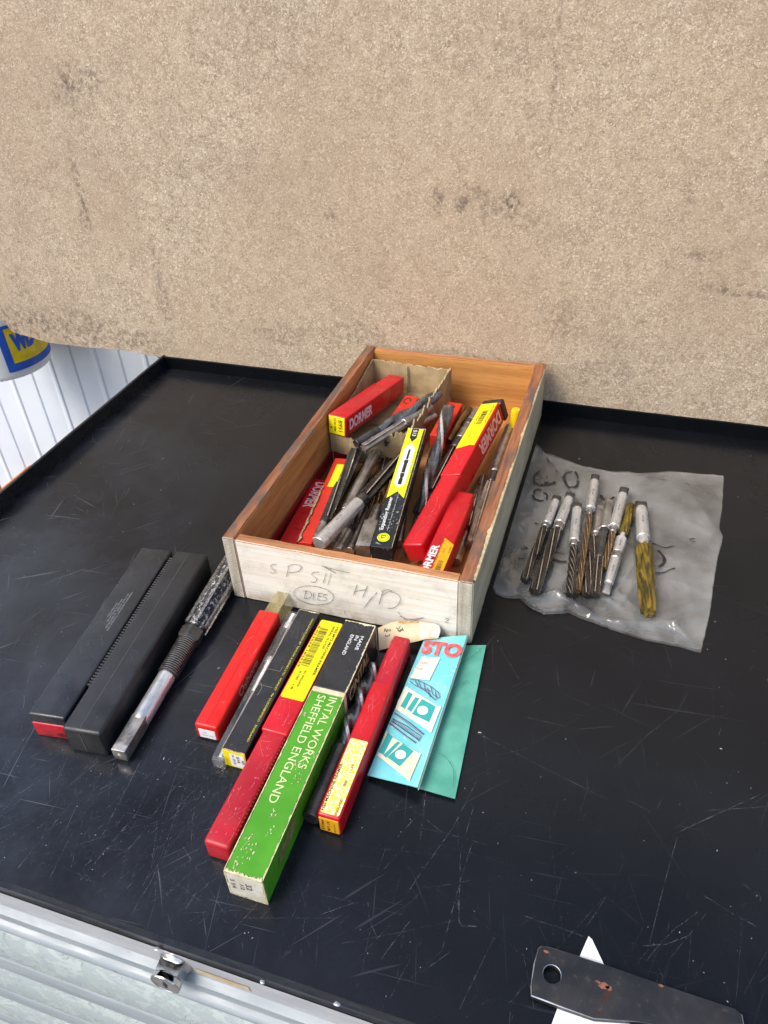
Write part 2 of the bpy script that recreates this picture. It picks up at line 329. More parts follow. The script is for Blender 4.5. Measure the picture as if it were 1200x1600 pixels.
def textgeo(s, bold=0):
    k = (s, bold)
    if k not in TC:
        c = D.curves.new('t', 'FONT'); c.body = s; c.size = 1; c.resolution_u = 3; c.offset = bold; c.align_x = 'LEFT'
        o = D.objects.new('t', c); C.objects.link(o)
        bpy.context.view_layer.update()
        me = D.meshes.new_from_object(o.evaluated_get(bpy.context.evaluated_depsgraph_get()))
        TC[k] = ([q.co.copy() for q in me.vertices], [tuple(p.vertices) for p in me.polygons])
        D.objects.remove(o); D.curves.remove(c); D.meshes.remove(me)
    return TC[k]
def text_mb(mb, s, O, X, Y, wd, ht, bold=0, fn=None, mi=0):
    vs, fs = textgeo(s, bold)
    x0 = min(q.x for q in vs); x1 = max(q.x for q in vs); y0 = min(q.y for q in vs); y1 = max(q.y for q in vs)
    X = V(X).normalized(); Y = V(Y).normalized(); O = V(O)
    out = []
    for q in vs:
        p = O + X*((q.x-x0)/(x1-x0)*wd) + Y*((q.y-y0)/(y1-y0)*ht)
        out.append(fn(p) if fn else p)
    mb.add(out, fs, mi)
def text(parent, s, mt, O, X, Y, wd, ht, bold=0, name='lettering', fn=None):
    mb = MB()
    for i, ln in enumerate([s] if isinstance(s, str) else s): text_mb(mb, ln, O, X, Y, wd, ht, bold, fn)
    return part(parent, name, mb, mt, 'keep' if False else None)
def barcode(mb, O, X, Y, wd, ht, seed=1, mi=0):
    r = random.Random(seed); X = V(X).normalized(); Y = V(Y).normalized(); O = V(O); t = 0
    while t < wd:
        b = r.choice((.00025, .0004, .0006)); mb.quad([O+X*t, O+X*(t+b), O+X*(t+b)+Y*ht, O+X*t+Y*ht], mi); t += b + r.choice((.0003, .0005, .0008))
# ------------------------------------------------------------ setting: ground, wall
mb = MB(); mb.quad([(-8, -8, -.9), (8, -8, -.9), (8, 8, -.9), (-8, 8, -.9)]); g = mb.build('floor', GROUNDM); g['kind'] = 'structure'
WY = .64
mb = MB(); prof = []; x = -2.6; P = .1135; x0 = aty(107, 540, WY).x
x = x0 - P*18
while x < 2.6:
    prof += [(x-.003, 0), (x, .0032), (x+.003, 0), (x+.022, 0), (x+P/2-.010, 0), (x+P/2-.003, -.003), (x+P/2+.002, -.003), (x+P/2+.005, -.0005)]; x += P
mb.loft([[(a, WY+b, z) for a, b in prof] for z in (-.9, 1.3)], False, 0, False)
g = mb.build('wall', WALLM); g['kind'] = 'structure'
# ------------------------------------------------------------ bench
bench = empty('tool_cabinet', 'black topped grey metal tool cabinet with raised edges, under everything laid out', 'cabinet', loc=(0, 0, -.9))
def bz(mb): mb.M = Matrix.Translation((0, 0, .9)); return mb
X0, X1, Y0, Y1 = -.330, .80, -.3125, .428
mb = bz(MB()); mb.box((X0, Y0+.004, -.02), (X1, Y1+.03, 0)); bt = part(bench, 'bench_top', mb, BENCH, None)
bt.location = (0, 0, 0)
mb = bz(MB()); n = 30       # side lip, thin flange with slightly wavy top
def lip(mb, a, b, nrm, t, h, n=40):
    a = V(a); b = V(b); nrm = V(nrm); rings = []
    for i in range(n+1):
        p = a.lerp(b, i/n); hh = h + .0006*noise.noise(p*18); off = nrm*(.0006*noise.noise(p*9+V((3, 3, 3))))
        rings.append([p+off+V((0, 0, -.02)), p+off+V((0, 0, hh-.0008)), p+off+nrm*.0008+V((0, 0, hh)), p+nrm*(t-.0008)+off+V((0, 0, hh)), p+nrm*t+off+V((0, 0, hh-.0008)), p+nrm*t+off+V((0, 0, -.02))])
    mb.loft(rings)
lip(mb, (X0, Y0, 0), (X0, Y1+.028, 0), (-1, 0, 0), .004, .020); part(bench, 'side_lip', mb, LIP)
mb = bz(MB()); lip(mb, (X0, Y1, 0), (X1, Y1, 0), (0, 1, 0), .003, .019); part(bench, 'back_lip', mb, basic('matt_black_edge', (.003, .0035, .005), None, 40, .6, spec=.08), None)
mb = bz(MB()); rings = []
for i in range(61):     # rolled front edge
    x = X0-.004 + (X1-X0+.004)*i/60; d = .0008*noise.noise(V((x*14, 0, 0)))
    rings.append([(x, Y0+.0055, .0003), (x, Y0+.003, .0009+d), (x, Y0+.001, .001+d), (x, Y0-.0005, -.0005), (x, Y0-.001, -.002), (x, Y0+.0005, -.0045), (x, Y0+.006, -.0055)])
mb.loft(rings, False, lambda i, j: 1 if j >= 4 else 0, False); part(bench, 'front_edge', mb, [LIP, LIPW])
mb = bz(MB()); mb.box((X0, Y0+.004, -.048), (X1, Y0+.03, -.0050)); part(bench, 'top_rail', mb, RAIL)
mb = bz(MB()); mb.loft([[(x, Y0+.006, -.042), (x, Y0-.001, -.046), (x, Y0-.001, -.056), (x, Y0+.02, -.06)] for x in (X0, X1)]); part(bench, 'rail_trim', mb, DRAWB)
mb = bz(MB()); mb.box((X0+.005, Y0+.012, -.88), (X1-.005, Y1+.02, -.0202)); part(bench, 'cabinet_body', mb, GAP, None)
z = -.0575
for k in range(9):
    mb = bz(MB()); y = Y0-.002
    pr = [(y+.012, z), (y-.001, z-.001), (y-.003, z-.003), (y-.004, z-.006), (y-.002, z-.010), (y-.006, z-.014), (y-.012, z-.037), (y-.011, z-.041), (y-.004, z-.044), (y-.004, z-.048), (y-.009, z-.051), (y-.010, z-.054), (y-.009, z-.078), (y-.003, z-.0810), (y+.014, z-.082)]
    idx = {4: 1, 5: 1, 6: 1}
    mb.loft([[(x, a, b) for a, b in pr] for x in [X0+(X1-X0)*i/20 for i in range(21)]], False, lambda i, j: idx.get(j, 0), False)
    part(bench, 'drawer_front', mb, [DRAWB, DRAWW], 50); z -= .0835
# lock with collar, thumb piece and key slot
lk = MB(); Lc = aty(275, 1504, Y0+.004)
lk.M = Matrix.Translation((Lc.x, Y0+.004, Lc.z+.9)) @ Matrix.Scale(-.78, 4, (0, 1, 0))
lk.lathe([(-.003, .0125), (.001, .0125), (.002, .0118), (.0035, .0105)], 32)
lk.loft([[(.0085, .003, -.0085), (.0085, .003, .0085), (-.0085, .003, .0085), (-.0085, .003, -.0085)], [(.008, .013, -.008), (.008, .013, .008), (-.008, .013, .008), (-.008, .013, -.008)]])
lk.lathe([(.011, .008), (.0135, .0105), (.018, .0112), (.019, .0108), (.0191, .0098), (.0187, .0095)], 32)
lock = part(bench, 'lock', lk, CHROME)
mb = MB(); mb.M = lk.M
mb.box((-.0009, .0188, -.0042), (.0009, .01915, .0042)); mb.box((-.0016, .0188, -.0012), (.0016, .01918, .0012)); part(lock, 'key_slot', mb, BLK, None)
mb = bz(MB()); a = aty(306, 1514, Y0+.004); b = aty(392, 1552, Y0+.004)
mb.quad([(a.x, Y0+.0036, a.z+.002), (b.x, Y0+.0036, a.z+.0015), (b.x+.001, Y0+.0036, a.z-.0045), (a.x-.001, Y0+.0036, a.z-.005)]); part(bench, 'tape_residue', mb, MASK, None)
# rivets / chips on the front edge
for px, py in ((410, 1534), (526, 1569), (245, 1483)):
    q = at(px, py, .001); mb = bz(MB()); mb.M = mb.M @ Matrix.Translation((q.x, q.y, .0009))
    r = random.uniform(.0016, .003); mb.add([(r*math.cos(a)*random.uniform(.7, 1.2), r*math.sin(a)*random.uniform(.5, .9), .0003) for a in [i*.7 for i in range(9)]]+[(0, 0, .0006)], [(i, (i+1) % 9, 9) for i in range(9)]); part(bench, 'paint_chip', mb, BARE, None)
# scratches: long fine lines
SCM = NT('scratch_line'); m = SCM; tr = m.n('ShaderNodeBsdfTransparent'); mx = m.n('ShaderNodeMixShader')
m.l(m.ss(m.noise(160, None, 4, .8), .38, .78, .0, .26), mx.inputs[0]); m.set(Base_Color=(.42, .45, .5), Roughness=.5); m.l(tr.outputs[0], mx.inputs[1]); m.l(m.p.outputs[0], mx.inputs[2]); m.l(mx.outputs[0], m.out.inputs[0])
mb = bz(MB()); rs = random.Random(3)
def scr(pts, wd): mb.ribbon([(p.x, p.y, .00025) for p in pts], wd, (0, 0, 1))
LONG = [[(65, 990), (45, 1060), (35, 1110)], [(70, 905), (110, 870), (155, 845), (180, 838)], [(30, 850), (80, 862), (108, 885), (113, 905)], [(740, 1260), (720, 1330), (717, 1440)], [(640, 1260), (690, 1300), (760, 1320)],
        [(640, 1390), (710, 1290), (745, 1220)], [(575, 1410), (577, 1440), (588, 1462)], [(716, 1405), (717, 1440), (722, 1447), (745, 1448)], [(815, 1430), (870, 1448), (920, 1466)], [(1005, 1478), (1040, 1476), (1075, 1462)], [(1010, 1500), (1050, 1455), (1090, 1425)],
        [(1100, 1400), (1140, 1425), (1180, 1447)], [(960, 1200), (1010, 1150), (1060, 1110)], [(980, 1250), (1020, 1270)], [(820, 1120), (900, 1140), (960, 1135)], [(1060, 1300), (1190, 1240)], [(780, 1010), (810, 1060)], [(205, 1430), (240, 1370), (290, 1230)],
        [(245, 1350), (255, 1400), (270, 1460)], [(640, 1440), (595, 1500)], [(610, 1560), (640, 1500)], [(500, 1430), (555, 1410)], [(900, 688), (940, 683), (995, 676)], [(940, 680), (970, 710)], [(905, 683), (935, 695)], [(300, 1090), (340, 1060), (350, 1045)], [(280, 990), (305, 955)]]
for L in LONG:
    P3 = [at(*q) for q in L]; pts = []
    for i in range(len(P3)-1):
        for t in range(6): pts.append(P3[i].lerp(P3[i+1], t/6)+V((rs.uniform(-1, 1), rs.uniform(-1, 1), 0))*.0003)
    pts.append(P3[-1]); scr(pts, rs.uniform(.0003, .0006))
for i in range(900):
    if i < 680: px, py = rs.gauss(150, 190), rs.gauss(1330, 130)
    else: px, py = rs.uniform(0, 1200), 1600-850*rs.random()**1.5
    if not (-60 < px < 1260 and 600 < py < 1650): continue
    q = at(px, py)
    if not (X0+.02 < q.x < X1-.02 and Y0+.012 < q.y < Y1-.02): continue
    a = rs.choice((rs.gauss(1.1, .35), rs.gauss(1.75, .3), rs.uniform(0, 3.14), rs.gauss(1.35, .25))); L = rs.choice((.006, .01, .02, .03, .06, .1))*rs.uniform(.5, 1.2); bend = rs.uniform(-4, 4)*(.3 if L > .04 else 1); pts = []
    for t in range(7):
        pts.append(V((q.x, q.y, 0))); q = q+V((math.cos(a), math.sin(a), 0))*L/6; a += bend*L/6
    if all(X0+.01 < p.x < X1-.01 and Y0+.012 < p.y < Y1-.01 for p in pts): scr(pts, rs.uniform(.0001, .00022) if rs.random() < .93 else .0004)
part(bench, 'scratches', mb, SCM.m, None, kind='stuff')
mb = MB()      # crumbs and flecks lying on the bench
for i in range(210):
    if i < 80: q = at(rs.gauss(250, 200), rs.gauss(1080, 200))
    else: q = at(rs.uniform(0, 1200), rs.uniform(620, 1590))
    if not (X0+.01 < q.x < X1-.02 and Y0+.012 < q.y < Y1-.01): continue
    if -.01 < q.x < .25 and q.y > -.01: continue
    r = rs.uniform(.0002, .00042)*(2.6 if rs.random() < .06 else 1); a = rs.uniform(0, 3)
    mb.M = Matrix.Translation((q.x, q.y, .0003)) @ Matrix.Rotation(a, 4, 'Z')
    mb.add([(-r*1.6, -r*.5, 0), (r*1.4, -r*.4, 0), (r, r*.6, 0), (-r, r*.4, 0), (0, 0, r*.8)], [(0, 1, 4), (1, 2, 4), (2, 3, 4), (3, 0, 4)])
o = mb.build('dust_flecks', basic('pale_flecks', (.6, .57, .52), (.45, .43, .4), 900, .8)); o['kind'] = 'stuff'; tag(o, 'pale dust flecks and crumbs scattered over the black bench top', 'dust')
# ------------------------------------------------------------ hanging board
BY = .432
out = [aty(-60, 440, BY), aty(-20, 480, BY), aty(8, 505, BY), aty(20, 519, BY), aty(45, 526, BY), aty(75, 535, BY), aty(130, 542, BY), aty(190, 547, BY)]
low = [(q.x, q.z) for q in out]
zb = .0150; x = aty(250, 553, BY).x; low.append((x, zb+.0))
while x < .95: x += .006; low.append((x, zb+.0007*noise.noise(V((x*60, 0, 0)))+.0009*noise.noise(V((x*260, 5, 0)))))
def dens(pl):
    r = []
    for (a, b), (c, d) in zip(pl[:-1], pl[1:]):
        k = max(1, int(math.hypot(c-a, d-b)/.006)); r += [(a+(c-a)*i/k, b+(d-b)*i/k) for i in range(k)]
    return r+[pl[-1]]
low = dens(low); low = [(a, b+(.0012*noise.noise(V((a*240, b*240, 3))) if a < -.33 else 0)) for a, b in low]
mb = MB(); T = .016
col0 = low[0][0]
nl = len(low); vs = [(a, BY, b) for a, b in low] + [(a, BY, .66) for a, b in low] + [(a, BY+T, b) for a, b in low] + [(a, BY+T, .66) for a, b in low]
fs = []; ms = []
for i in range(nl-1):
    fs += [(i, i+1, nl+i+1, nl+i), (2*nl+i+1, 2*nl+i, 3*nl+i, 3*nl+i+1), (i, 2*nl+i, 2*nl+i+1, i+1), (nl+i, nl+i+1, 3*nl+i+1, 3*nl+i)]; ms += [0, 0, 1, 1]
fs += [(0, nl, 3*nl, 2*nl), (nl-1, 3*nl-1, 4*nl-1, 2*nl-1)]; ms += [1, 1]
mb.add(vs, fs, ms)
tag(mb.build('backing_board', [CHIPB, CHIPE]), 'large tan chipboard sheet with dark smudges standing behind the black bench top', 'board')
# ------------------------------------------------------------ tub on the wall
ty = .535; qc = aty(10, 560, ty); R0 = .078
bb = aty(17, 606, ty-R0)
tub = empty('wipes_tub', 'white tub with a blue and yellow WD-40 label on the ribbed wall behind the board', 'tub', loc=(qc.x, ty, bb.z))
mb = MB(); rings = []
def cyl(mb, prof, n=48): mb.loft([[(r*math.cos(2*math.pi*j/n), r*math.sin(2*math.pi*j/n), z) for j in range(n)] for z, r in prof])
cyl(mb, [(0, .070), (.001, .0745), (.004, .0765), (.01, .0772), (.16, .080)]); part(tub, 'tub_body', mb, TUB)
mb = MB(); cyl(mb, [(.16, .083), (.178, .083), (.182, .08)]); part(tub, 'lid', mb, TUB)
mb = MB(); mb.box((-.03, .07, .02), (.03, WY-ty-.001, .1)); part(tub, 'wall_bracket', mb, LIPW, None)
a0 = .42+math.atan2(CP.y-ty, CP.x-qc.x)       # towards the camera
def wrap(r):
    def f(p): th = a0 + p.x/R0; rr = r + .00*p.y; return V((rr*math.cos(th), rr*math.sin(th), p.y))
    return f
def wrapq(mb, poly, r, seg=14):     # polygon strip given as bottom and top functions of x
    pass
def wpoly(xs, lo, hi, r, name, mt):
    mb = MB(); f = wrap(r); n = 24; vs = []
    for i in range(n+1):
        x = xs[0]+(xs[1]-xs[0])*i/n; vs += [f(V((x, lo(x), 0))), f(V((x, hi(x), 0)))]
    mb.add(vs, [(2*i, 2*i+2, 2*i+3, 2*i+1) for i in range(n)]); return part(tub, name, mb, mt)
LX = -.036
lab = wpoly((LX, .078), lambda x: .016+.0*x, lambda x: .10, .0795, 'blue_label', BINK)
wpoly((LX+.013, .068), lambda x: .030+.00005*((x-.02)/.01)**2*1.0, lambda x: .094, .0800, 'yellow_shield', YTUB)
mb = MB(); text_mb(mb, 'WD-40', (LX+.019, .050, 0), (1, 0, 0), (0, 1, 0), .070, .034, .09, wrap(.0806)); part(tub, 'lettering', mb, BINK, None)
mb = MB(); q = aty(238, 562, .56); mb.M = Matrix.Translation(q+V((.01, .03, -.004))); cyl(mb, [(0, .016), (.001, .018), (.018, .018), (.02, .016)], 24)
mb.box((-.01, .0, .004), (.01, WY-q.y-.031, .012))
tag(mb.build('bottle_cap', BLUEP, None, True), 'small blue plastic cap peeking out behind the black bench corner', 'cap')
mb = MB(); q = aty(-14, 757, .5); mb.M = Matrix.Translation(q+V((-.012, 0, -.004))); cyl(mb, [(-.05, .020), (-.03, .024), (.012, .024), (.02, .02)], 24)
mb.box((-.022, .018, -.05), (-.018, WY-.5, -.045))
tag(mb.build('orange_pot', ORANGE, None, True), 'orange plastic pot just showing at the left edge beside the bench', 'pot')
# ------------------------------------------------------------ wooden box
W, L, H, T = .24, .4221, .0759, .0125
bx = empty('wooden_box', 'open wooden box with worn white painted front pencilled DIES, full of cutting tools', 'box')
def plank(name, a, b, cuts, mats, fmi, seed=0, amp=.0005):
    bm = bmesh.new(); bmesh.ops.create_cube(bm, size=1)
    for q in bm.verts: q.co = V([(a[i]+b[i])/2 + q.co[i]*(b[i]-a[i]) for i in range(3)])
    bmesh.ops.bevel(bm, geom=bm.edges[:], offset=.0011, segments=2, affect='EDGES')
    ax = max(range(3), key=lambda i: b[i]-a[i])
    for k in range(1, cuts):
        co = [0, 0, 0]; no = [0, 0, 0]; co[ax] = a[ax]+(b[ax]-a[ax])*k/cuts; no[ax] = 1
        bmesh.ops.bisect_plane(bm, geom=bm.verts[:]+bm.edges[:]+bm.faces[:], plane_co=co, plane_no=no)
    for q in bm.verts:
        if q.co.z > b[2]-.004 or q.co.z < .002:
            n3 = noise.noise_vector(q.co*55+V((seed, 0, 0))); n4 = noise.noise_vector(q.co*200+V((seed, 9, 0))); q.co += n3*amp*.8+n4*amp*.5
            if q.co.z < 0: q.co.z = 0
    me = D.meshes.new(name); bm.to_mesh(me); bm.free()
    for mt in mats: me.materials.append(mt)
    for p in me.polygons: p.material_index = fmi(p.normal, p.center)
    me.polygons.foreach_set('use_smooth', [True]*len(me.polygons)); me.set_sharp_from_angle(angle=math.radians(40))
    o = D.objects.new(name, me); C.objects.link(o); o.parent = bx; return o
plank('side_panel', (0, 0, 0), (T, L, H), 60, [RAWY, INY, PAINTY, ENDG], lambda n, c: 3 if n.y < -.6 else (0 if n.z > .5 else (1 if n.x > 0 else 2)), 1)
plank('side_panel', (W-T, 0, 0), (W, L, H), 60, [RAWY, INY, PAINTY, ENDG], lambda n, c: 3 if n.y < -.6 else (0 if n.z > .5 else (2 if n.x > 0 else 1)), 2)
plank('front_panel', (T+.0004, .0004, 0), (W-T-.0004, .011, H-.001), 50, [RAWX, INX, PAINTX], lambda n, c: 2 if n.y < -.6 else (0 if n.z > .5 else 1), 3)
plank('back_panel', (T+.0004, L-.0105, 0), (W-T-.0004, L-.0004, H-.0015), 50, [RAWX, INX, PAINTX], lambda n, c: 0 if n.z > .5 else (2 if n.y > .5 else 1), 4)
mb = MB(); mb.box((T-.003, .009, .003), (W-T+.003, L-.009, .009)); part(bx, 'bottom_panel', mb, INY, None)
# torn edge on the right rim: raw pale wood showing
mb = MB(); mb2 = MB(); vs = []
n = 160
for i in range(n+1):
    y = .004+(L-.02)*i/n; g = max(0, noise.noise(V((0, y*22, 0)))*.9+.25+.45*math.exp(-((y-.05)/.05)**2)+.35*math.exp(-((y-.16)/.04)**2)); wd = .0003+.0055*g*(.45+.9*abs(noise.noise(V((0, y*300, 1)))))
    vs += [(W-wd*.55, y, H+.0008), (W+.0008, y, H-.0004), (W+.001, y, H-wd*.9-.0004)]
mb.add(vs, [f for i in range(n) for f in ((3*i, 3*i+1, 3*i+4, 3*i+3), (3*i+1, 3*i+2, 3*i+5, 3*i+4))]); part(bx, 'torn_wood_edge', mb, CHIP, None)
# end-grain lines on the corners, pencil marks
def px_c(pts, ox=330, oy=820, s=2.6667): return [aty(ox+a/s, oy+b/s, 0) for a, b in pts]
def smooth(pts, k=4):
    if len(pts) < 3: return pts
    P = [pts[0]]+pts+[pts[-1]]; r = []
    for i in range(1, len(P)-2):
        for j in range(k):
            t = j/k; a, b, c, d = P[i-1], P[i], P[i+1], P[i+2]
            r.append(.5*((2*b)+(c-a)*t+(2*a-5*b+4*c-d)*t*t+(3*b-a-3*c+d)*t*t*t))
    return r+[P[-2]]
mb = MB()
ST = [[(275, 165), (258, 163), (249, 172), (256, 182), (268, 190), (262, 200), (246, 197)], [(325, 168), (315, 215)], [(318, 172), (348, 163), (375, 172), (368, 190), (345, 196), (322, 196)], [(450, 195), (428, 197), (420, 207), (436, 218), (440, 230), (430, 238), (414, 236)],
      [(480, 199), (468, 240)], [(500, 200), (486, 250)], [(462, 171), (520, 186), (578, 198)], [(608, 250), (594, 292)], [(652, 254), (632, 300)], [(600, 276), (645, 268)], [(692, 280), (660, 315), (636, 346)], [(716, 275), (700, 330)], [(712, 292), (745, 276), (785, 295), (784, 325), (760, 344), (735, 346)],
      [(397, 272), (388, 306)], [(382, 274), (408, 276), (420, 290), (408, 303), (388, 305)], [(430, 280), (425, 309)], [(450, 282), (443, 311)], [(448, 283), (468, 284)], [(446, 296), (462, 297)], [(443, 311), (460, 312)], [(486, 290), (472, 289), (468, 297), (480, 304), (478, 313), (462, 312)],
      [(428+83*math.cos(t)*math.cos(.14)-38*math.sin(t)*math.sin(.14), 292+83*math.cos(t)*math.sin(.14)+38*math.sin(t)*math.cos(.14)) for t in [i*.33 for i in range(20)]],
      [(780, 362), (800, 385), (830, 402)], [(785, 378), (830, 392), (885, 384)], [(830, 402), (885, 386)], [(975, 392), (985, 388), (988, 395), (976, 404), (990, 406)], [(556, 355), (558, 370)], [(470, 172), (520, 200)], [(710, 275), (740, 268), (755, 280)]]
for s_ in ST:
    mb.ribbon([V((p.x, -.0007, p.z)) for p in smooth(px_c(s_))], .0005, (0, 1, 0), 0, .4)
part(bx, 'pencil_writing', mb, PENCIL, None)
mb = MB(); rr = random.Random(5)
for xa, xb in ((.001, T-.001), (W-T+.001, W-.001)):
    for i in range(34):
        z = .003+.07*i/34; mb.ribbon([V((xa+(xb-xa)*t/5, -.0009, min(H-.002, z+.006*math.sin(t/5*1.6)*(1 if xa < .1 else -.6)+.0004*rr.uniform(-1, 1)+(0 if xa < .1 else .004)))) for t in range(6)], .0004, (0, 1, 0), 0, .5)
part(bx, 'end_grain_lines', mb, basic('grain_line', rgb('9c9484'), None, 300, .8), None, kind='stuff')
# ------------------------------------------------------------ plastic cases and cartons
def mkcase(name, label, cat, A, yaw, slope, w_, l_, h_, group=None, roll=0):
    o = empty(name, label, cat, group)
    d = V((math.sin(yaw), math.cos(yaw), slope)); frame(o, A, V(A)+d, roll); return o
XL, YL, ZL = V((1, 0, 0)), V((0, 1, 0)), V((0, 0, 1))
def body(o, nm, a, b, mt, r=.0018, seg=3, label=None): mb = MB(); mb.rbox(a, b, r, seg); return part(o, nm, mb, mt, 40, label)
def lab_top(o, nm, x0, x1, y0, y1, z, mt, h=.0003, cut=.001):
    mb = MB(); mb.loft([[(x0+cut, y0, zz), (x1-cut, y0, zz), (x1, y0+cut, zz), (x1, y1-cut, zz), (x1-cut, y1, zz), (x0+cut, y1, zz), (x0, y1-cut, zz), (x0, y0+cut, zz)] for zz in (z-.0002, z+h)]); return part(o, nm, mb, mt, None)
def dots(o, x, z, y0, y1, n, mt, s=.0005, side=0):
    mb = MB()
    for i in range(n):
        y = y0+(y1-y0)*i/(n-1); mb.rbox((x-s, y-s*1.1, z-s), (x+s, y+s*1.1, z+s), s*.4, 1)
    part(o, 'ratchet_teeth', mb, mt, None, kind='stuff')
def scuffs(o, x0, x1, y0, y1, z, n, mt_, seed):
    q = random.Random(seed); mb = MB()
    for i in range(n):
        x_, y_ = q.uniform(x0, x1), q.uniform(y0, y1); a = q.gauss(1.57, .5); l_ = q.choice((.0008, .0015, .003, .008, .016)); wd = q.uniform(.00008, .00022) if l_ > .002 else q.uniform(.0002, .0005)
        P_ = [V((min(max(x_+math.cos(a)*l_*t_, x0), x1), min(max(y_+math.sin(a)*l_*t_, y0), y1), z)) for t_ in (0, .5, 1)]
        if (P_[2]-P_[0]).length > .0004: mb.ribbon(P_, wd, (0, 0, 1), 0, .5)
    part(o, 'scuff_marks', mb, mt_, None, kind='stuff')
SR = basic('red_scuff', rgb('dc5a60'), rgb('e88a8a'), 300, .6); SB = basic('grey_scuff', (.07, .075, .085), (.12, .12, .13), 300, .6)
# black cases
A_ = mkcase('plastic_tool_case', 'glossy black plastic case with red inner end showing, leftmost on the bench', 'tool case', (-.0850, -.1948, 0), -.1150, 0, .0344, .2125, .0262, 'black cases on the left of the bench')
body(A_, 'case_sleeve', (0, .0, .0042), (.0335, .2125, .0268), BPLAS, .0022)
body(A_, 'inner_case', (.0008, -.0012, 0), (.0328, .2, .017), RED2, .0015)
mb = MB(); text_mb(mb, 'HIDF', (.0215, -.00145, .003), XL, ZL, .009, .0045, .02); mb.quad([(.009, -.0014, .003), (.0165, -.0014, .003), (.0165, -.0014, .0035), (.009, -.0014, .0035)]); mb.quad([(.009, -.0014, .007), (.0165, -.0014, .007), (.0165, -.0014, .0075), (.009, -.0014, .0075)]); part(A_, 'lettering', mb, BLK, None)
mb = MB()
for i, s_ in enumerate(['OSBORN-MUSHET TOOLS LTD', 'CLYDE STEEL SHEFFIELD', 'MADE IN ENGLAND', 'PATENTED']):
    ln = [.052, .046, .03, .018][i]; text_mb(mb, s_, (.0205-i*.0026, .148-(.052-ln)*.5, .02695), -YL, XL, ln, .0015, .004)
part(A_, 'embossed_lettering', mb, basic('grey_print', (.28, .29, .31), None, 300, .5), None)
B_ = mkcase('plastic_tool_case', 'matt black plastic case with toothed left edge and centre seam, beside the steel reamer', 'tool case', (-.0468, -.2010, 0), -.104, 0, .0345, .2208, .0295, 'black cases on the left of the bench')
body(B_, 'case_sleeve', (0, 0, 0), (.0345, .2208, .0295), BPLAS2, .003)
mb = MB(); mb.box((-.0006, .004, .0292), (.0006, .2168, .02965)); mb.M = Matrix.Translation((.0155, 0, 0)); mb2 = MB(); mb2.box((.0148, .004, .029), (.0158, .2168, .02972)); mb2.box((.0148, -.00025, .003), (.0158, .002, .0265)); part(B_, 'moulding_seam', mb2, basic('seam', (.05, .052, .056), None, 90, .35), None)
mb = MB()
for i in range(52): y = .045+i*.0032; mb.rbox((-.0026, y, .0235), (.0012, y+.0018, .0284), .0003, 1)
part(B_, 'ratchet_teeth', mb, BPLAS2, None, kind='stuff')
scuffs(A_, .002, .031, .01, .205, .0269, 60, SB, 1); scuffs(B_, .003, .031, .01, .21, .0297, 45, SB, 2)
# Osborn case
O_ = mkcase('plastic_tool_case', 'bright red plastic case lettered Osborn with white end label and yellowed clear tip', 'tool case', (.0469, -.160, 0), -.0353, 0, 0, 0, 0, 'red plastic cases in front of the box')
body(O_, 'case_body', (0, 0, 0), (.0205, .1345, .0178), ORED, .0022)
mb = MB(); mb.loft([[(x, .134, z) for x, z in ((.003, .001), (.019, .001), (.018, .015), (.004, .015))], [(x, .160, z) for x, z in ((.006, .001), (.0225, .001), (.020, .019), (.008, .019))]]); part(O_, 'clear_end', mb, CAPM, 20)
mb = MB(); mb.rbox((.003, -.0005, .002), (.0178, .001, .0125), .0004, 1); el = part(O_, 'end_label', mb, WLAB, None)
mb = MB(); text_mb(mb, '12.0mm 4183', (.0055, -.0007, .0055), XL, ZL, .010, .0015, 0); text_mb(mb, 'HSS', (.007, -.0007, .009), XL, ZL, .003, .0013, 0); part(el, 'lettering', mb, basic('faint_red_print', rgb('c89090'), None, 90, .6), None)
mb = MB(); mb.box((.0095, .002, .0176), (.0103, .132, .01795)); part(O_, 'moulding_seam', mb, RED, None)
mb = MB(); text_mb(mb, 'Osborn', (.0207, .041, .0058), YL, ZL, .039, .0098, .015); mb.quad([(.0207, .034, .0042), (.0207, .058, .0042), (.0207, .058, .0046), (.0207, .034, .0046)]); part(O_, 'lettering', mb, basic('faded_print', rgb('ffc8bc'), rgb('f09080'), 500, .5), None)
scuffs(O_, .002, .018, .004, .13, .0180, 16, SR, 3)
# Taylor & Jones carton
t = mkcase('reamer_carton', 'slim black carton with small yellow lettering along it and yellow near end', 'carton', (.0815, -.1765, 0), -.0054, 0, 0, 0, 0)
mb = MB(); mb.rbox((0, 0, 0), (.0197, .158, .0201), .0005, 1); part(t, 'carton', mb, BCARD, None)
mb = MB(); mb.box((.0002, -.0008, .0003), (.0195, .0002, .0198)); e_ = part(t, 'end_flap', mb, YEL, None)
mb = MB(); mb.quad([(.006, -.0011, .002), (.0185, -.0011, .002), (.0185, -.0011, .018), (.006, -.0011, .018)]); part(e_, 'white_label', mb, WLAB, None)
mb = MB(); text_mb(mb, 'HV', (.0155, -.0013, .012), ZL*-1, XL, .005, .003, .02); text_mb(mb, '5/16', (.012, -.0013, .016), ZL*-1, XL, .008, .0025, .02); text_mb(mb, 'x .312', (.0085, -.0013, .017), ZL*-1, XL, .012, .002, .02); part(e_, 'lettering', mb, BLK, None)
text(t, 'MANUFACTURED BY TAYLOR & JONES LTD · HONLEY · Nr HUDDERSFIELD · ENGLAND', YINK, (.0152, .150, .0203), -YL, XL, .139, .0022, .004)
mb = MB(); gl = basic('grey_line', (.3, .28, .25), None, 200, .6)
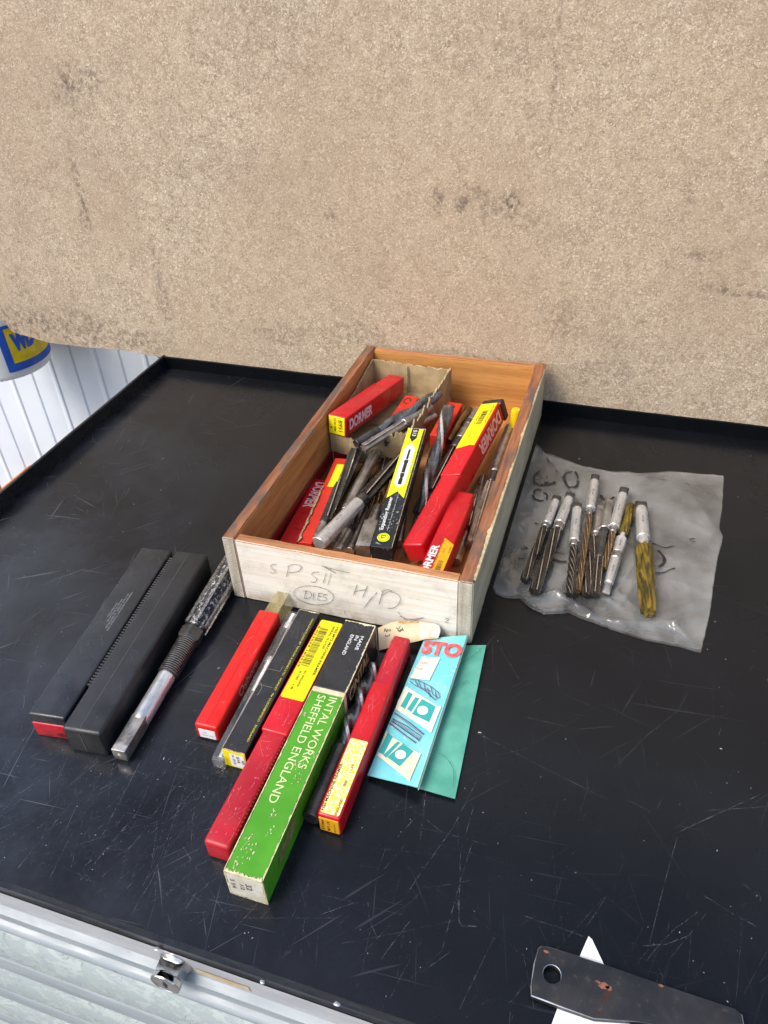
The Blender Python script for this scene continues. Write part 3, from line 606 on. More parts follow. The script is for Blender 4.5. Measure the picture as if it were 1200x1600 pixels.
for a, b in (((0, .066), (.0135, .066)), ((0, .084), (.0125, .084)), ((.0125, .084), (.0128, .090))): mb.ribbon([V((a[0], a[1], .0203)), V((b[0], b[1], .0203))], .0003, (0, 0, 1))
mb.ribbon([V((.001+.004*math.sin(q), .060+.008*math.cos(q), .0203)) for q in [i*.25 for i in range(10)]], .0003, (0, 0, 1)); part(t, 'crease_lines', mb, gl, None)
# long two-part red case
r_ = mkcase('plastic_tool_case', 'long red two part case with big yellow barcode label, left of the green carton', 'tool case', (.1031, -.2498, 0), .0092, 0, 0, 0, 0, 'red plastic cases in front of the box')
body(r_, 'case_base', (.0012, 0, .0006), (.0222, .13, .0215), RED2, .003)
body(r_, 'case_sleeve', (0, .097, 0), (.0232, .2225, .0229), RED, .0018, label='brighter red sleeve half carrying the yellow label')
dots(r_, .0218, .0205, .012, .094, 26, RED)
yl = lab_top(r_, 'yellow_label', .0016, .0222, .131, .2222, .0229, YEL)
mb = MB(); z_ = .0234
barcode(mb, (.0045, .2130, z_), -YL, XL, .046, .0075, 3)
text_mb(mb, '5 023529 182529', (.0022, .214, z_), -YL, XL, .05, .0017, .01); text_mb(mb, 'HSS MT2 MACHINE REAMER', (.0182, .217, z_), -YL, XL, .058, .0022, .012); text_mb(mb, 'SPIRAL FLUTES', (.0148, .217, z_), -YL, XL, .028, .0020, .01)
text_mb(mb, 'ISO  ENGLAND', (.0105, .162, z_), -YL, XL, .018, .0018, .01); text_mb(mb, 'E100 · 1/8', (.0065, .160, z_), -YL, XL, .02, .0017, .01); part(yl, 'print', mb, BLK, None)
scuffs(r_, .004, .020, .003, .094, .0217, 40, SR, 4); scuffs(r_, .003, .021, .098, .129, .0231, 20, SR, 5); scuffs(t, .001, .0145, .002, .155, .0203, 34, SB, 6)
# green carton
g_ = mkcase('reamer_carton', 'long green and black carton lettered SHEFFIELD ENGLAND with a grubby white near end', 'carton', (.1322, -.2673, 0), -.004, 0, 0, 0, 0)
mb = MB(); mb.rbox((0, 0, 0), (.0278, .156, .0302), .0006, 1, 0); part(g_, 'green_carton', mb, [GREEN], None)
mb = MB(); mb.box((-.0002, .1560, .0), (.028, .1605, .0304)); part(g_, 'cream_band', mb, CREAM, None)
mb = MB(); mb.rbox((-.0003, .1605, 0), (.0281, .2378, .0308), .0007, 1); part(g_, 'black_lid', mb, BCARD, None)
mb = MB(); mb.box((.0008, -.0010, .001), (.027, .0004, .0292)); wl = part(g_, 'end_flap', mb, WCARD, None)
mb = MB(); text_mb(mb, '32', (.014, -.0013, .021), ZL*-1, XL, .008, .0045, .015); text_mb(mb, '1/2', (.0095, -.0013, .018), ZL*-1, XL, .007, .003, .01); text_mb(mb, '5 3/4', (.003, -.0013, .022), ZL*-1, XL, .012, .003, .01); part(wl, 'lettering', mb, PENCIL, None)
LM = basic('cream_print', rgb('dde4b4'), rgb('c8d490'), 400, .5)
text(g_, 'INTAL WORKS', LM, (.0166, .1535, .0305), -YL, XL, .068, .0068, .0)
text(g_, 'SHEFFIELD ENGLAND', LM, (.0070, .1535, .0305), -YL, XL, .100, .0068, .0)
text(g_, 'MADE', WHITE, (.0195, .223, .0311), -YL, XL, .0165, .0030, .006); text(g_, 'IN', WHITE, (.0152, .2225, .0311), -YL, XL, .0055, .0030, .006); text(g_, 'ENGLAND', WHITE, (.0105, .2225, .0311), -YL, XL, .024, .0030, .006)
mb = MB(); text_mb(mb, 'CINTAL', (.02845, .166, .011), YL, ZL, .05, .014, .03); part(g_, 'side_lettering', mb, basic('gold_print', rgb('b0a468'), None, 200, .5), None)
mb = MB(); text_mb(mb, 'INTERNATIONAL TOOL', (.02795, .085, .014), YL, ZL, .062, .008, .01); part(g_, 'side_lettering', mb, GREEND, None)
def wear(o, p0, p1, na, nb, wd, mt=CREAM, amt=1, seed=0):
    """ragged rubbed-bare strip wrapped over a carton edge, on both faces"""
    p0 = V(p0); p1 = V(p1); na = V(na); nb = V(nb); L_ = (p1-p0).length; n = max(12, int(L_/.0006)); vs = []
    for i in range(n+1):
        p = p0.lerp(p1, i/n); k = max(.15, .4+amt*1.1*noise.noise(V((i*.11, seed*7.3, 0)))+amt*.9*noise.noise(V((i*.63, seed*7.3, 4))))*wd; k2 = max(.15, .4+amt*1.1*noise.noise(V((i*.13, seed*3.1+5, 0)))+amt*.9*noise.noise(V((i*.57, seed*3.1, 6))))*wd; e = .00035
        vs += [p+na*e-nb*k, p+na*e+nb*e, p-na*k2+nb*e]
    mb = MB(); mb.add(vs, [f for i in range(n) for f in ((3*i, 3*i+1, 3*i+4, 3*i+3), (3*i+1, 3*i+2, 3*i+5, 3*i+4))]); return part(o, 'worn_edge', mb, mt, None)
wear(g_, (.0278, .0, .0302), (.0278, .156, .0302), ZL, XL, .0007, seed=1); wear(g_, (0, .0, .0302), (0, .156, .0302), ZL, -XL, .0006, seed=2)
wear(g_, (0, -.0008, .0302), (.0278, -.0008, .0302), ZL, -YL, .0030, seed=3); wear(g_, (.0278, -.0008, 0), (.0278, -.0008, .0302), XL, -YL, .0016, seed=4); wear(g_, (0, -.0008, 0), (0, -.0008, .0302), -XL, -YL, .002, seed=4)
wear(g_, (.0281, .1605, .0308), (.0281, .2378, .0308), ZL, XL, .0008, seed=5); wear(g_, (0, .2378, .0308), (.0281, .2378, .0308), ZL, YL, .0022, seed=6); wear(g_, (.0281, .2378, .0), (.0281, .2378, .0308), XL, YL, .001, seed=7); wear(g_, (0, -.0008, 0), (.0278, -.0008, 0), -ZL, -YL, .003, seed=9)
wear(t, (0, 0, .0201), (.0197, 0, .0201), ZL, -YL, .0007, KRAFTE, seed=1); wear(t, (0, .158, .0201), (.0197, .158, .0201), ZL, YL, .0008, seed=8); wear(t, (0, 0, .0201), (0, .158, .0201), ZL, -XL, .0003, gl, seed=9)
mb = MB(); rr = random.Random(9)      # scraped patches on the green
for cx, cy, n_, sc_ in ((.017, .086, 12, .004), (.0195, .078, 12, .004), (.006, .022, 12, .004), (.009, .015, 12, .005), (.021, .112, 4, .002), (.003, .131, 5, .002), (.015, .047, 7, .003), (.018, .032, 6, .003), (.0245, .098, 4, .002), (.006, .005, 10, .006)):
    for i in range(n_):
        x_, y_ = cx+rr.gauss(0, sc_*.5), cy+rr.gauss(0, sc_*.7); a = rr.gauss(1.3, .6); l_ = rr.uniform(.0006, .0026)
        x_ = min(max(x_, .0015), .026); y_ = max(y_, .002)
        mb.ribbon([V((x_, y_, .03055)), V((x_+math.cos(a)*l_*.3, y_+math.sin(a)*l_*.5, .03055)), V((x_+math.cos(a)*l_*.3+rr.uniform(-.0004, .0004), y_+math.sin(a)*l_, .03055))], rr.uniform(.0002, .0008), (0, 0, 1), 0, .6)
part(g_, 'scrape_marks', mb, CREAM, None, kind='stuff')
mb = MB(); mb.quad([(.02808, .020, .010), (.02808, .052, .013), (.02808, .050, .027), (.02808, .024, .022)]); part(g_, 'bare_patch', mb, basic('bare_board', rgb('8c7e58'), rgb('5e6a30'), 120, .8), None)
# small red case
s_ = mkcase('plastic_tool_case', 'slim red two part case with worn yellow and white label, beside the cyan envelope', 'tool case', (.1735, -.2076, 0), .0011, 0, 0, 0, 0, 'red plastic cases in front of the box')
body(s_, 'case_base', (0, 0, 0), (.0177, .128, .0215), RED, .0022)
body(s_, 'case_sleeve', (.001, .12, .0008), (.0168, .1827, .0206), RED2, .0026)
dots(s_, .0014, .0198, .13, .176, 20, RED)
yl = lab_top(s_, 'worn_label', .0018, .0162, .002, .0675, .0215, YELW)
mb = MB(); text_mb(mb, 'HSS MACHINE REAMER', (.0040, .0035, .022), YL, -XL, .040, .0022, .012); text_mb(mb, 'ENGLAND', (.0145, .002, .022), YL, -XL, .014, .0018, .01); text_mb(mb, 'ISO', (.0125, .026, .022), YL, -XL, .005, .002, .02); text_mb(mb, '1139', (.0125, .038, .022), YL, -XL, .007, .0017, .0); part(yl, 'print', mb, BLK, None)
mb = MB(); mb.rbox((.0012, -.0005, .002), (.0165, .001, .0185), .0004, 1); el = part(s_, 'end_label', mb, YORG, None)
mb = MB(); text_mb(mb, '5.0 mm', (.0050, -.0007, .004), ZL, -XL, .012, .0025, .02); text_mb(mb, 'MT1 1/4', (.0095, -.0007, .004), ZL, -XL, .012, .0022, .02); barcode(mb, (.0125, -.0007, .004), ZL, XL, .011, .001, 5); part(el, 'print', mb, BLK, None)
scuffs(s_, .003, .015, .07, .118, .0217, 22, SR, 7); scuffs(s_, .004, .014, .13, .18, .0208, 22, SR, 8); scuffs(g_, .001, .027, .163, .235, .0310, 40, SB, 9)
# ------------------------------------------------------------ tools
def tool(name, label, A, B, segs, group=None, cat='reamer', spin=0):
    o = empty(name, label, cat, group); Lg = frame(o, A, B, spin)
    for sg in segs:
        nm, kd, f0, f1 = sg[:4]; a, b = f0*Lg, f1*Lg; mb = MB(); r = sg[4]; mt = sg[5]; op = sg[6] if len(sg) > 6 else {}
        if kd == 'cyl':
            r2 = op.get('r2', r); c = min(.0006, (b-a)*.2)
            mb.lathe([(a, r-c), (a+c, r), (b-c, r2), (b, r2-c)], 24)
            pc = part(o, nm, mb, mt, 30)
            if nm == 'shank' and mt is STEEL and b-a > .012:
                rr2 = random.Random(len(label)); mk = MB(); hs = ['HSS 9/16', 'ENGLAND', 'MT1 HSS', 'DIN 208', '7/16 HS', '12 H7'][rr2.randrange(6)]; mid = (a+b)/2
                text_mb(mk, hs, (-.0006, mid+.005, max(r, r2)+.00012), -YL, XL, min(.010, (b-a)*.5), .0016, .01); part(pc, 'stamped_marks', mk, PENCIL, None)
        elif kd == 'sq':
            q = r; mb.rbox((-q, a, -q), (q, b, q), .0006, 2); part(o, nm, mb, mt, 30)
        elif kd == 'tang':
            mb.loft([[(r*.92*x, y, r*z*zz) for x, z in ((-1, -.35), (-.7, -.6), (.7, -.6), (1, -.35), (1, .35), (.7, .6), (-.7, .6), (-1, .35))] for y, zz in ((a, .8), (a+.0012, 1), (b-.001, 1), (b, 1.15))]); part(o, nm, mb, mt, 30)
        elif kd == 'thread':
            n = int((b-a)/op.get('p', .0013)); pr = []
            for i in range(n): y = a+(b-a)*i/n; p = (b-a)/n; pr += [(y, r*.86), (y+p*.5, r)]
            mb.lathe(pr+[(b, r*.86)], 24); part(o, nm, mb, mt, None)
        elif kd == 'flute':
            nf = op.get('n', 6); dp = op.get('d', .35); tw = op.get('tw', .6)*2*math.pi; r2 = op.get('r2', r)
            base = op.get('prof') or [1, 1, 1-.75*dp, 1-dp, 1-dp, 1-dp*.95, 1-.45*dp]
            m_ = len(base); N = nf*m_; rn = max(10, int(abs(tw)/.16)+6); rings = []
            for i in range(rn+1):
                t_ = i/rn; y = a+(b-a)*t_; rr_ = r+(r2-r)*t_
                if t_ > .97 and not op.get('flat'): rr_ *= .9
                rings.append([(rr_*base[j % m_]*math.cos(2*math.pi*j/N+tw*t_), y, rr_*base[j % m_]*math.sin(2*math.pi*j/N+tw*t_)) for j in range(N)])
            mb.loft(rings, True, lambda i, j: 1 if base[j % m_] >= .99 and base[(j+1) % m_] >= .9 and (j % m_) < op.get('lw', 1) else 0)
            if op.get('tip'):
                q = rings[-1]; mb.loft([q, [(x*.04, b+op['tip'], z*.04) for x, y, z in q]])
            part(o, nm, mb, [mt, op.get('land', LAND)], 28)
    return o
TW = [1, 1, 1, .97, .96, .88, .76, .66, .58, .55, .58, .66, .78, .93]
# expanding hand reamer in front
a = at(187, 1181, .009); b = at(348, 893, .011)
er = empty('adjustable_reamer', 'large black adjustable hand reamer with square end and threaded collar, beside black cases', 'reamer'); Lg = frame(er, (a.x, a.y, .0095), (b.x+.004, b.y+.03, .0105))
mb = MB(); mb.rbox((-.0062, 0, -.0062), (.0062, .036, .0062), .0008, 2); sq = part(er, 'square_end', mb, DULL, 30)
mb = MB(); mb.lathe([(-.0002, .0018), (.0006, .0017)], 14); part(sq, 'centre_hole', mb, LAND, None)
mb = MB(); mb.lathe([(.033, .0068), (.036, .0078), (.082, .0078), (.083, .0072)], 28); part(er, 'shank', mb, STEEL, 30)
mb = MB(); pr = []
for i in range(18): pr += [(.083+i*.00228, .0076), (.083+i*.00228+.0004, .0078), (.083+i*.00228+.0011, .0093), (.083+i*.00228+.0015, .0093)]
mb.lathe(pr+[(.124, .008)], 28, lambda i, j: 1 if i % 4 in (2, 3) and i > 1 else 0); part(er, 'threaded_section', mb, [DARK, DULL], None)
mb = MB(); mb.loft([[(rr_*math.cos(math.pi/3*j+.3), y, rr_*math.sin(math.pi/3*j+.3)) for j in range(6)] for y, rr_ in ((.124, .0092), (.1255, .0112), (.136, .0114), (.1375, .0104))]); part(er, 'adjusting_nut', mb, DARK, 20)
RUF = steel('rough_ground_steel', (.72, .7, .66), (.2, .2, .2), .45, 500)
CRUST = NT('flaking_black_coating'); m = CRUST; m.set(Base_Color=m.mix(m.ss(m.noise(330, m.vec((1, .5, 1)), 5, .75), .52, .6), (.015, .016, .02), (.42, .42, .40)), Roughness=.35, Metallic=.4); m.bump(m.noise(420, None, 4), .8, .0008); CRUST = CRUST.m
mb = MB(); pr = [(.1375, .0095)]
for i in range(50): pr += [(.139+i*(Lg-.145)/50, .0098), (.139+(i+.5)*(Lg-.145)/50, .0103)]
mb.lathe(pr+[(Lg-.005, .0098), (Lg, .008)], 30); part(er, 'cutter_body', mb, CRUST, None)
for j in range(6):
    mb = MB(); th = math.pi/3*j+.25; c_, s2 = math.cos(th), math.sin(th); rings = []
    for i in range(26):
        y = .141+i*(Lg-.152)/25; rad = .0118+.0006*math.sin(i/25*math.pi); wv = .0006*noise.noise(V((y*300, j, 0))); hw = .0012+.0003*noise.noise(V((y*500, j+5, 0)))
        ux = V((c_, 0, s2)); vx = V((-s2, 0, c_)); rings.append([ux*.007-vx*.0011+V((0, y, 0)), ux*(rad+wv)-vx*hw+V((0, y, 0)), ux*(rad+wv)+vx*hw+V((0, y, 0)), ux*.007+vx*.0011+V((0, y, 0))])
    mb.loft(rings); part(er, 'blade', mb, RUF, None)
# thin adjustable reamer in its clear sleeve
a = at(342, 1189, .008); b = at(460, 960, .008)
tool('adjustable_reamer', 'thin steel adjustable reamer inside a clear plastic sleeve, between the Osborn case and black carton', (a.x, a.y, .0065), (b.x, b.y, .0065),
     [('shank', 'cyl', .02, .42, .0028, STEEL), ('threaded_section', 'thread', .42, .62, .0045, DULL, {}), ('collar', 'cyl', .62, .66, .005, STEEL), ('flutes', 'flute', .66, .88, .0044, GROOVE, {'n': 6, 'tw': .02}), ('collar', 'cyl', .88, .93, .0048, STEEL), ('threaded_section', 'thread', .93, .995, .0044, DULL, {'p': .0016})])
sv = empty('plastic_sleeve', 'clear plastic sleeve around the thin reamer, between the Osborn case and black carton', 'sleeve'); Lg = frame(sv, (a.x, a.y, 0), (b.x, b.y, 0))
mb = MB(); mb.rbox((-.0056, 0, .0003), (.0056, Lg, .0125), .0015, 2); part(sv, 'tube', mb, SLEEVE, 30)
mb = MB(); mb.rbox((-.0052, -.0025, .0005), (.0052, .0015, .012), .0015, 2); part(sv, 'end_plug', mb, SLEEVE, 30)
# drill between green carton and red case
a = at(486, 1279, .008); b = at(586, 1038, .008)
tool('twist_drill', 'dark twist drill lying on the bench between the green carton and slim red case', (a.x, a.y, .0075), (b.x, b.y, .0072),
     [('shank', 'cyl', 0, .42, .0066, DARK), ('flutes', 'flute', .42, .985, .0068, DRILL, {'n': 2, 'prof': TW, 'tw': 1.25, 'tip': .003, 'land': STEEL, 'lw': 2})], cat='drill bit')
# ------------------------------------------------------------ polythene bag
def c5(a_, b_, z=.004): return at(760+a_/3.077, 680+b_/3.077, z)
FOLD = [(c5(*p, .002), c5(*q, .002), h_, w_) for p, q, h_, w_ in (((880, 175), (1000, 330), .004, .0022), ((1000, 330), (1140, 490), .0035, .002), ((490, 868), (640, 908), .005, .003), ((640, 908), (900, 914), .005, .0028), ((900, 914), (1080, 862), .004, .0025), ((1030, 1040), (1078, 860), .003, .002),
    ((900, 918), (1030, 1040), .003, .002), ((150, 785), (240, 850), .007, .004), ((60, 690), (160, 790), .006, .004), ((240, 850), (380, 845), .007, .0035), ((180, 800), (330, 770), .005, .003), ((330, 770), (500, 860), .006, .003), ((380, 845), (500, 875), .005, .003), ((520, 760), (640, 830), .004, .003), ((640, 830), (700, 740), .003, .002), ((700, 640), (560, 850), .003, .003), ((60, 600), (130, 700), .004, .003), ((90, 560), (60, 700), .004, .003),
    ((130, 300), (240, 60), .004, .003), ((240, 60), (330, 110), .006, .003), ((330, 110), (600, 165), .003, .003), ((650, 175), (880, 172), .005, .0035), ((700, 190), (860, 230), .002, .003), ((860, 400), (960, 330), .002, .004), ((880, 590), (1060, 520), .002, .004), ((860, 700), (1040, 760), .0025, .004), ((930, 640), (1000, 860), .002, .004), ((450, 560), (600, 900), .002, .003), ((840, 880), (1060, 800), .003, .002))]
rf = random.Random(21)
for i in range(46):
    q = (rf.uniform(60, 1080), rf.uniform(140, 960)); a_ = rf.uniform(0, 3.14); l_ = rf.uniform(50, 190)
    FOLD.append((c5(*q, .002), c5(q[0]+math.cos(a_)*l_, q[1]+math.sin(a_)*l_, .002), rf.uniform(.0008, .0026), rf.uniform(.0010, .0020)))
def bag_h(x, y):
    p = V((x, y, 0)); h_ = .0014+.0026*abs(noise.noise(p*9+V((3, 1, 0))))+.0030*max(0, noise.noise(p*24))+.0012*(1-abs(noise.noise(p*40+V((7, 0, 0))))*2.2)
    for a_, b_, hh, ww in FOLD:
        ax, ay = b_.x-a_.x, b_.y-a_.y; t_ = max(0, min(1, ((x-a_.x)*ax+(y-a_.y)*ay)/(ax*ax+ay*ay))); d_ = math.hypot(x-a_.x-ax*t_, y-a_.y-ay*t_)
        if d_ < ww*3: h_ += hh*.75*math.exp(-d_/ww*1.1)*(1 if .02 < t_ < .98 else .7)
    return h_
outl = [(835, 693), (848, 708), (870, 716), (910, 728), (960, 738), (1000, 740), (1060, 737), (1131, 743), (1129, 790), (1124, 825), (1130, 840), (1122, 870), (1118, 892), (1113, 930), (1109, 960), (1102, 990), (1095, 1020), (1060, 1010), (1010, 1000), (960, 985), (925, 972), (907, 966), (890, 958), (850, 960), (828, 950), (812, 936), (790, 934), (775, 928), (769, 915), (785, 860), (800, 805), (815, 755)]
out3 = [at(a_, b_, .001) for a_, b_ in outl]; cen = sum(out3, V())/len(out3)
outd = []
for i, p in enumerate(out3):
    q = out3[(i+1) % len(out3)]
    for t_ in range(9): outd.append(p.lerp(q, t_/9)+V((noise.noise(V((i*9+t_, 0, 0))*.6), noise.noise(V((0, i*9+t_, 0))*.6), 0))*.0009)
for p in outd: p.x = max(p.x, W+.004)
bag = empty('polythene_bag', 'flat crumpled clear polythene bag with black marker scrawls, right of the wooden box', 'bag', loc=(cen.x, cen.y, 0))
def sheet(dz, shrink, amp, nm):
    mb = MB(); NR = 64; n = len(outd); vs = [V((0, 0, dz+bag_h(cen.x, cen.y)*amp))]
    for k in range(1, NR+1):
        f_ = k/NR*shrink
        for p in outd:
            q = cen.lerp(p, f_); e = min(1, (1-k/NR)*5+.1); vs.append(V((q.x-cen.x, q.y-cen.y, dz*(.3+.7*e)+bag_h(q.x, q.y)*amp*(.45+.55*e))))
    fs = [(0, 1+j, 1+(j+1) % n) for j in range(n)]
    for k in range(NR-1):
        for j in range(n): fs.append((1+k*n+j, 1+(k+1)*n+j, 1+(k+1)*n+(j+1) % n, 1+k*n+(j+1) % n))
    mb.add(vs, fs); return part(bag, nm, mb, POLY, 180)
sheet(.0002, 1, .25, 'lower_film'); sheet(.0014, .992, 1, 'upper_film')
def zb_(p): return bag_h(p.x, p.y)+.0019
MK = [([(255, 180), (232, 196), (228, 215), (240, 235), (262, 246)], .0026), ([(262, 240), (290, 240), (310, 236), (334, 232)], .0035), ([(280, 228), (300, 230)], .003), ([(288, 200), (292, 208)], .0015), ([(412, 180), (388, 186), (372, 205), (378, 230), (395, 250), (420, 252), (436, 240), (440, 222)], .003), ([(425, 178), (436, 195), (440, 212)], .0025), ([(228, 285), (232, 268), (250, 262), (262, 268)], .002), ([(222, 288), (230, 308), (250, 320), (275, 322)], .0028), ([(275, 278), (292, 290), (288, 312)], .0026),
      ([(548, 290), (565, 308), (590, 312), (612, 296)], .003), ([(795, 520), (820, 532), (850, 541), (905, 535)], .0013), ([(825, 556), (845, 575), (856, 597), (848, 622), (828, 638)], .0028), ([(805, 660), (850, 664), (905, 645)], .0014), ([(165, 552), (195, 548), (180, 540)], .0016), ([(150, 592), (185, 597)], .0015), ([(230, 425), (250, 432)], .0018), ([(315, 600), (350, 612), (385, 612)], .003), ([(330, 570), (375, 575)], .0015), ([(975, 505), (1000, 500)], .0015), ([(985, 515), (1005, 515)], .001)]
for s2, wd in MK:
    mb = MB(); pts = smooth([c5(*q) for q in s2], 5); k = []
    for p in pts: k.append(V((p.x-cen.x, p.y-cen.y, zb_(p)+.0006)))
    mb.ribbon(k, wd, (0, 0, 1), 0, .35); part(bag, 'marker_stroke', mb, BLK, None)
# reamers on the bag
G = 'machine reamers lying on the polythene bag'
def rb(name, label, t0, t1, segs, r, lift=0, **k):
    a = c5(*t0); b = c5(*t1); za = zb_(a)+r*.95+.0015+lift; zb2 = zb_(b)+r*.85+.001+lift
    a = at(760+t0[0]/3.077, 680+t0[1]/3.077, za); b = at(760+t1[0]/3.077, 680+t1[1]/3.077, zb2)
    return tool(name, label, a, b, segs, G, **k)
def mt(r, f1, f2, n, tw, fm=GROOVE, sm=STEEL, fr=.82, neck=.5, tang=.06, tm=DARK, **k):
    return [('tang', 'tang', 0, tang+.015, r*.95, tm), ('shank', 'cyl', tang, f1, r*.92, sm, {'r2': r}), ('neck', 'cyl', f1, f2, r*neck, DULL), ('flutes', 'flute', f2, 1, r*fr, fm, dict(n=n, tw=tw, r2=r*fr, d=.34, **k))]
rb('machine_reamer', 'reamer with pale shank at the far left of the bag', (340, 298), (180, 700), mt(.0053, .36, .40, 6, .35, neck=.9), .0053)
rb('machine_reamer', 'thick fluted reamer with black notched tang, second from left on the bag', (405, 283), (228, 755), mt(.0058, .34, .40, 6, .32, fr=.98, neck=.95), .0058)
rb('machine_reamer', 'short reamer with tight spiral flutes, third from left on the bag', (438, 333), (398, 770), mt(.0055, .45, .50, 7, 1.0, fr=.72, neck=.8), .0055)
rb('machine_reamer', 'reamer reaching farthest up the bag, with slim spiral flutes', (524, 196), (440, 752), mt(.0054, .33, .38, 6, 1.0, BRONZE, fr=.62, neck=.5), .0054, .001)
rb('machine_reamer', 'grey slim reamer half hidden among the middle of the bag group', (548, 345), (478, 770), mt(.0046, .34, .38, 6, .4, sm=DULL, fr=1.05, neck=.8, tm=DULL), .0046)
rb('machine_reamer', 'reamer with long blackened neck and straight bright flutes at mid bag', (588, 322), (518, 768), [('shank', 'cyl', 0, .33, .0050, DULL, {'r2': .0055}), ('neck', 'cyl', .33, .64, .0045, DARK, {'r2': .0044}), ('flutes', 'flute', .64, 1, .0050, GROOVE, {'n': 6, 'tw': .08, 'd': .3, 'lw': 2})], .0055, .001)
rb('machine_reamer', 'reamer with bronze brown flutes, shank tilted right above the gold tipped one', (664, 258), (560, 640), mt(.0057, .52, .58, 6, .5, BRONZE, fr=.62, neck=.62, tang=.09), .0057, .0015)
rb('machine_reamer', 'reamer with gold waxed flutes pointing away and stepped steel shank', (575, 757), (696, 338), [('tang', 'tang', 0, .10, .0038, DULL), ('shank', 'cyl', .09, .34, .0043, STEEL, {'r2': .0054}), ('collar', 'cyl', .34, .41, .0058, DULL), ('shank', 'cyl', .41, .58, .0054, STEEL, {'r2': .0058}), ('neck', 'cyl', .58, .65, .0028, STEEL), ('flutes', 'flute', .65, 1, .0050, WAX, {'n': 8, 'tw': .2, 'd': .2, 'land': WAX})], .0055)
rb('machine_reamer', 'large reamer with thick yellow brown waxed flutes, alone at the right of the bag', (742, 328), (778, 850), [('tang', 'tang', 0, .075, .0068, DARK), ('shank', 'cyl', .06, .36, .0062, STEEL, {'r2': .0068}), ('neck', 'cyl', .36, .47, .0055, STEEL, {'r2': .005}), ('flutes', 'flute', .45, 1, .0094, WAX, {'n': 8, 'tw': .16, 'd': .22, 'r2': .0078, 'land': WAX})], .0085)
# ------------------------------------------------------------ envelopes, tag
def flat(nm, lab_, cat, px, zs, t, mt_, n=16, amp=.0006):
    P4 = [at(a_, b_, z) for (a_, b_), z in zip(px, zs)]; o0 = P4[0]
    e = empty(nm, lab_, cat, loc=(o0.x, o0.y, 0)); mb = MB(); vs = []
    for dz in (0, -t):
        for i in range(n+1):
            for j in range(n+1):
                u, v_ = i/n, j/n; p = P4[0].lerp(P4[1], u).lerp(P4[3].lerp(P4[2], u), v_); ed = min(u, 1-u, v_, 1-v_)*6
                p = p+V((0, 0, dz*min(1, .3+ed)+(amp*noise.noise(p*28)+amp*.5*noise.noise(p*80))*min(1, ed+.2)-V((o0.x, o0.y, 0)).z)); vs.append(p-V((o0.x, o0.y, 0)))
    N_ = (n+1)**2; fs = []
    for i in range(n):
        for j in range(n): a_ = i*(n+1)+j; fs += [(a_, a_+n+1, a_+n+2, a_+1), (N_+a_+1, N_+a_+n+2, N_+a_+n+1, N_+a_)]
    for i in range(n):
        a_ = i*(n+1); fs += [(a_, N_+a_, N_+a_+n+1, a_+n+1)]; a_ = i*(n+1)+n; fs += [(a_, a_+n+1, N_+a_+n+1, N_+a_)]
        fs += [(i, i+1, N_+i+1, N_+i)]; a_ = n*(n+1)+i; fs += [(a_, N_+a_, N_+a_+1, a_+1)]
    mb.add(vs, fs); part(e, 'paper', mb, mt_, 60); return e, P4
def c13(a_, b_): return (560+a_/5.3333, 960+b_/5.3333)
ge, gp = flat('paper_envelope', 'plain teal green paper envelope lying under the printed cyan one', 'envelope', [(668, 1008), (759.5, 1008), (711, 1248), (625, 1223)], [.004, .0045, .003, .003], .0022, TEAL, amp=.0018)
mb = MB()
def gq(u, v_): p = gp[0].lerp(gp[1], u).lerp(gp[3].lerp(gp[2], u), v_); return V((p.x-gp[0].x, p.y-gp[0].y, p.z+.0022))
for c_ in ([(.55, .78), (.72, .80), (.88, .86), (.93, .95)], [(.25, .28), (.5, .2), (.75, .12), (.97, .02)], [(.45, .5), (.6, .35), (.8, .28)]): mb.ribbon(smooth([gq(*q) for q in c_], 5), .0004, (0, 0, 1), 0, .5)
part(ge, 'crease_lines', mb, basic('teal_crease', rgb('2f7565'), None, 100, .8), None)
ce, cp = flat('paper_envelope', 'printed cyan paper envelope with red STO lettering lying on the teal envelope', 'envelope', [(663, 998), (730, 992), (652.5, 1230), (574, 1211)], [.008, .0145, .0115, .0045], .0028, CYAN, amp=.0004)
N_ = (cp[1]-cp[0]).cross(cp[3]-cp[0]).normalized()
if N_.z < 0: N_ = -N_
O2 = cp[0]+N_*.0009; base0 = V((cp[0].x, cp[0].y, 0))
N2 = (cp[2]-cp[1]).cross(cp[3]-cp[1]).normalized()
if N2.z < 0: N2 = -N2
NA = (N_+N2).normalized(); cc = sum(cp, V())/4; O2 = cc+NA*.0010
def cq(a_, b_): return atp(*c13(a_, b_), O2, NA)-base0
def poly(nm, pts, mt_, lift=0):
    mb = MB(); mb.quad([cq(*q)+NA*lift for q in pts]); return part(ce, nm, mb, mt_, None)
sto = MB(); o_ = cq(512, 325); x_ = cq(850, 366)-o_; y_ = cq(552, 212)-o_
text_mb(sto, 'STO', o_, x_, y_, x_.length*.985, y_.length*1.0, .055); part(ce, 'lettering', sto, REDINK, None)
poly('white_panel', [(528, 352), (683, 362), (590, 550), (432, 528)], PALEC)
mb = MB(); o_ = cq(492, 412); text_mb(mb, 'STOCKED', o_+NA*.0002, cq(575, 418)-o_, cq(500, 395)-o_, (cq(575, 418)-o_).length, .003, .01); o_ = cq(470, 462); text_mb(mb, 'TAP', o_+NA*.0002, cq(512, 466)-o_, cq(477, 445)-o_, .007, .0028, .01); part(ce, 'lettering', mb, basic('pink_print', rgb('c89aa8'), None, 100, .6), None)
CR_ = basic('cream_print_two', rgb('e0dcc4'), rgb('d8cfa8'), 60, .6)
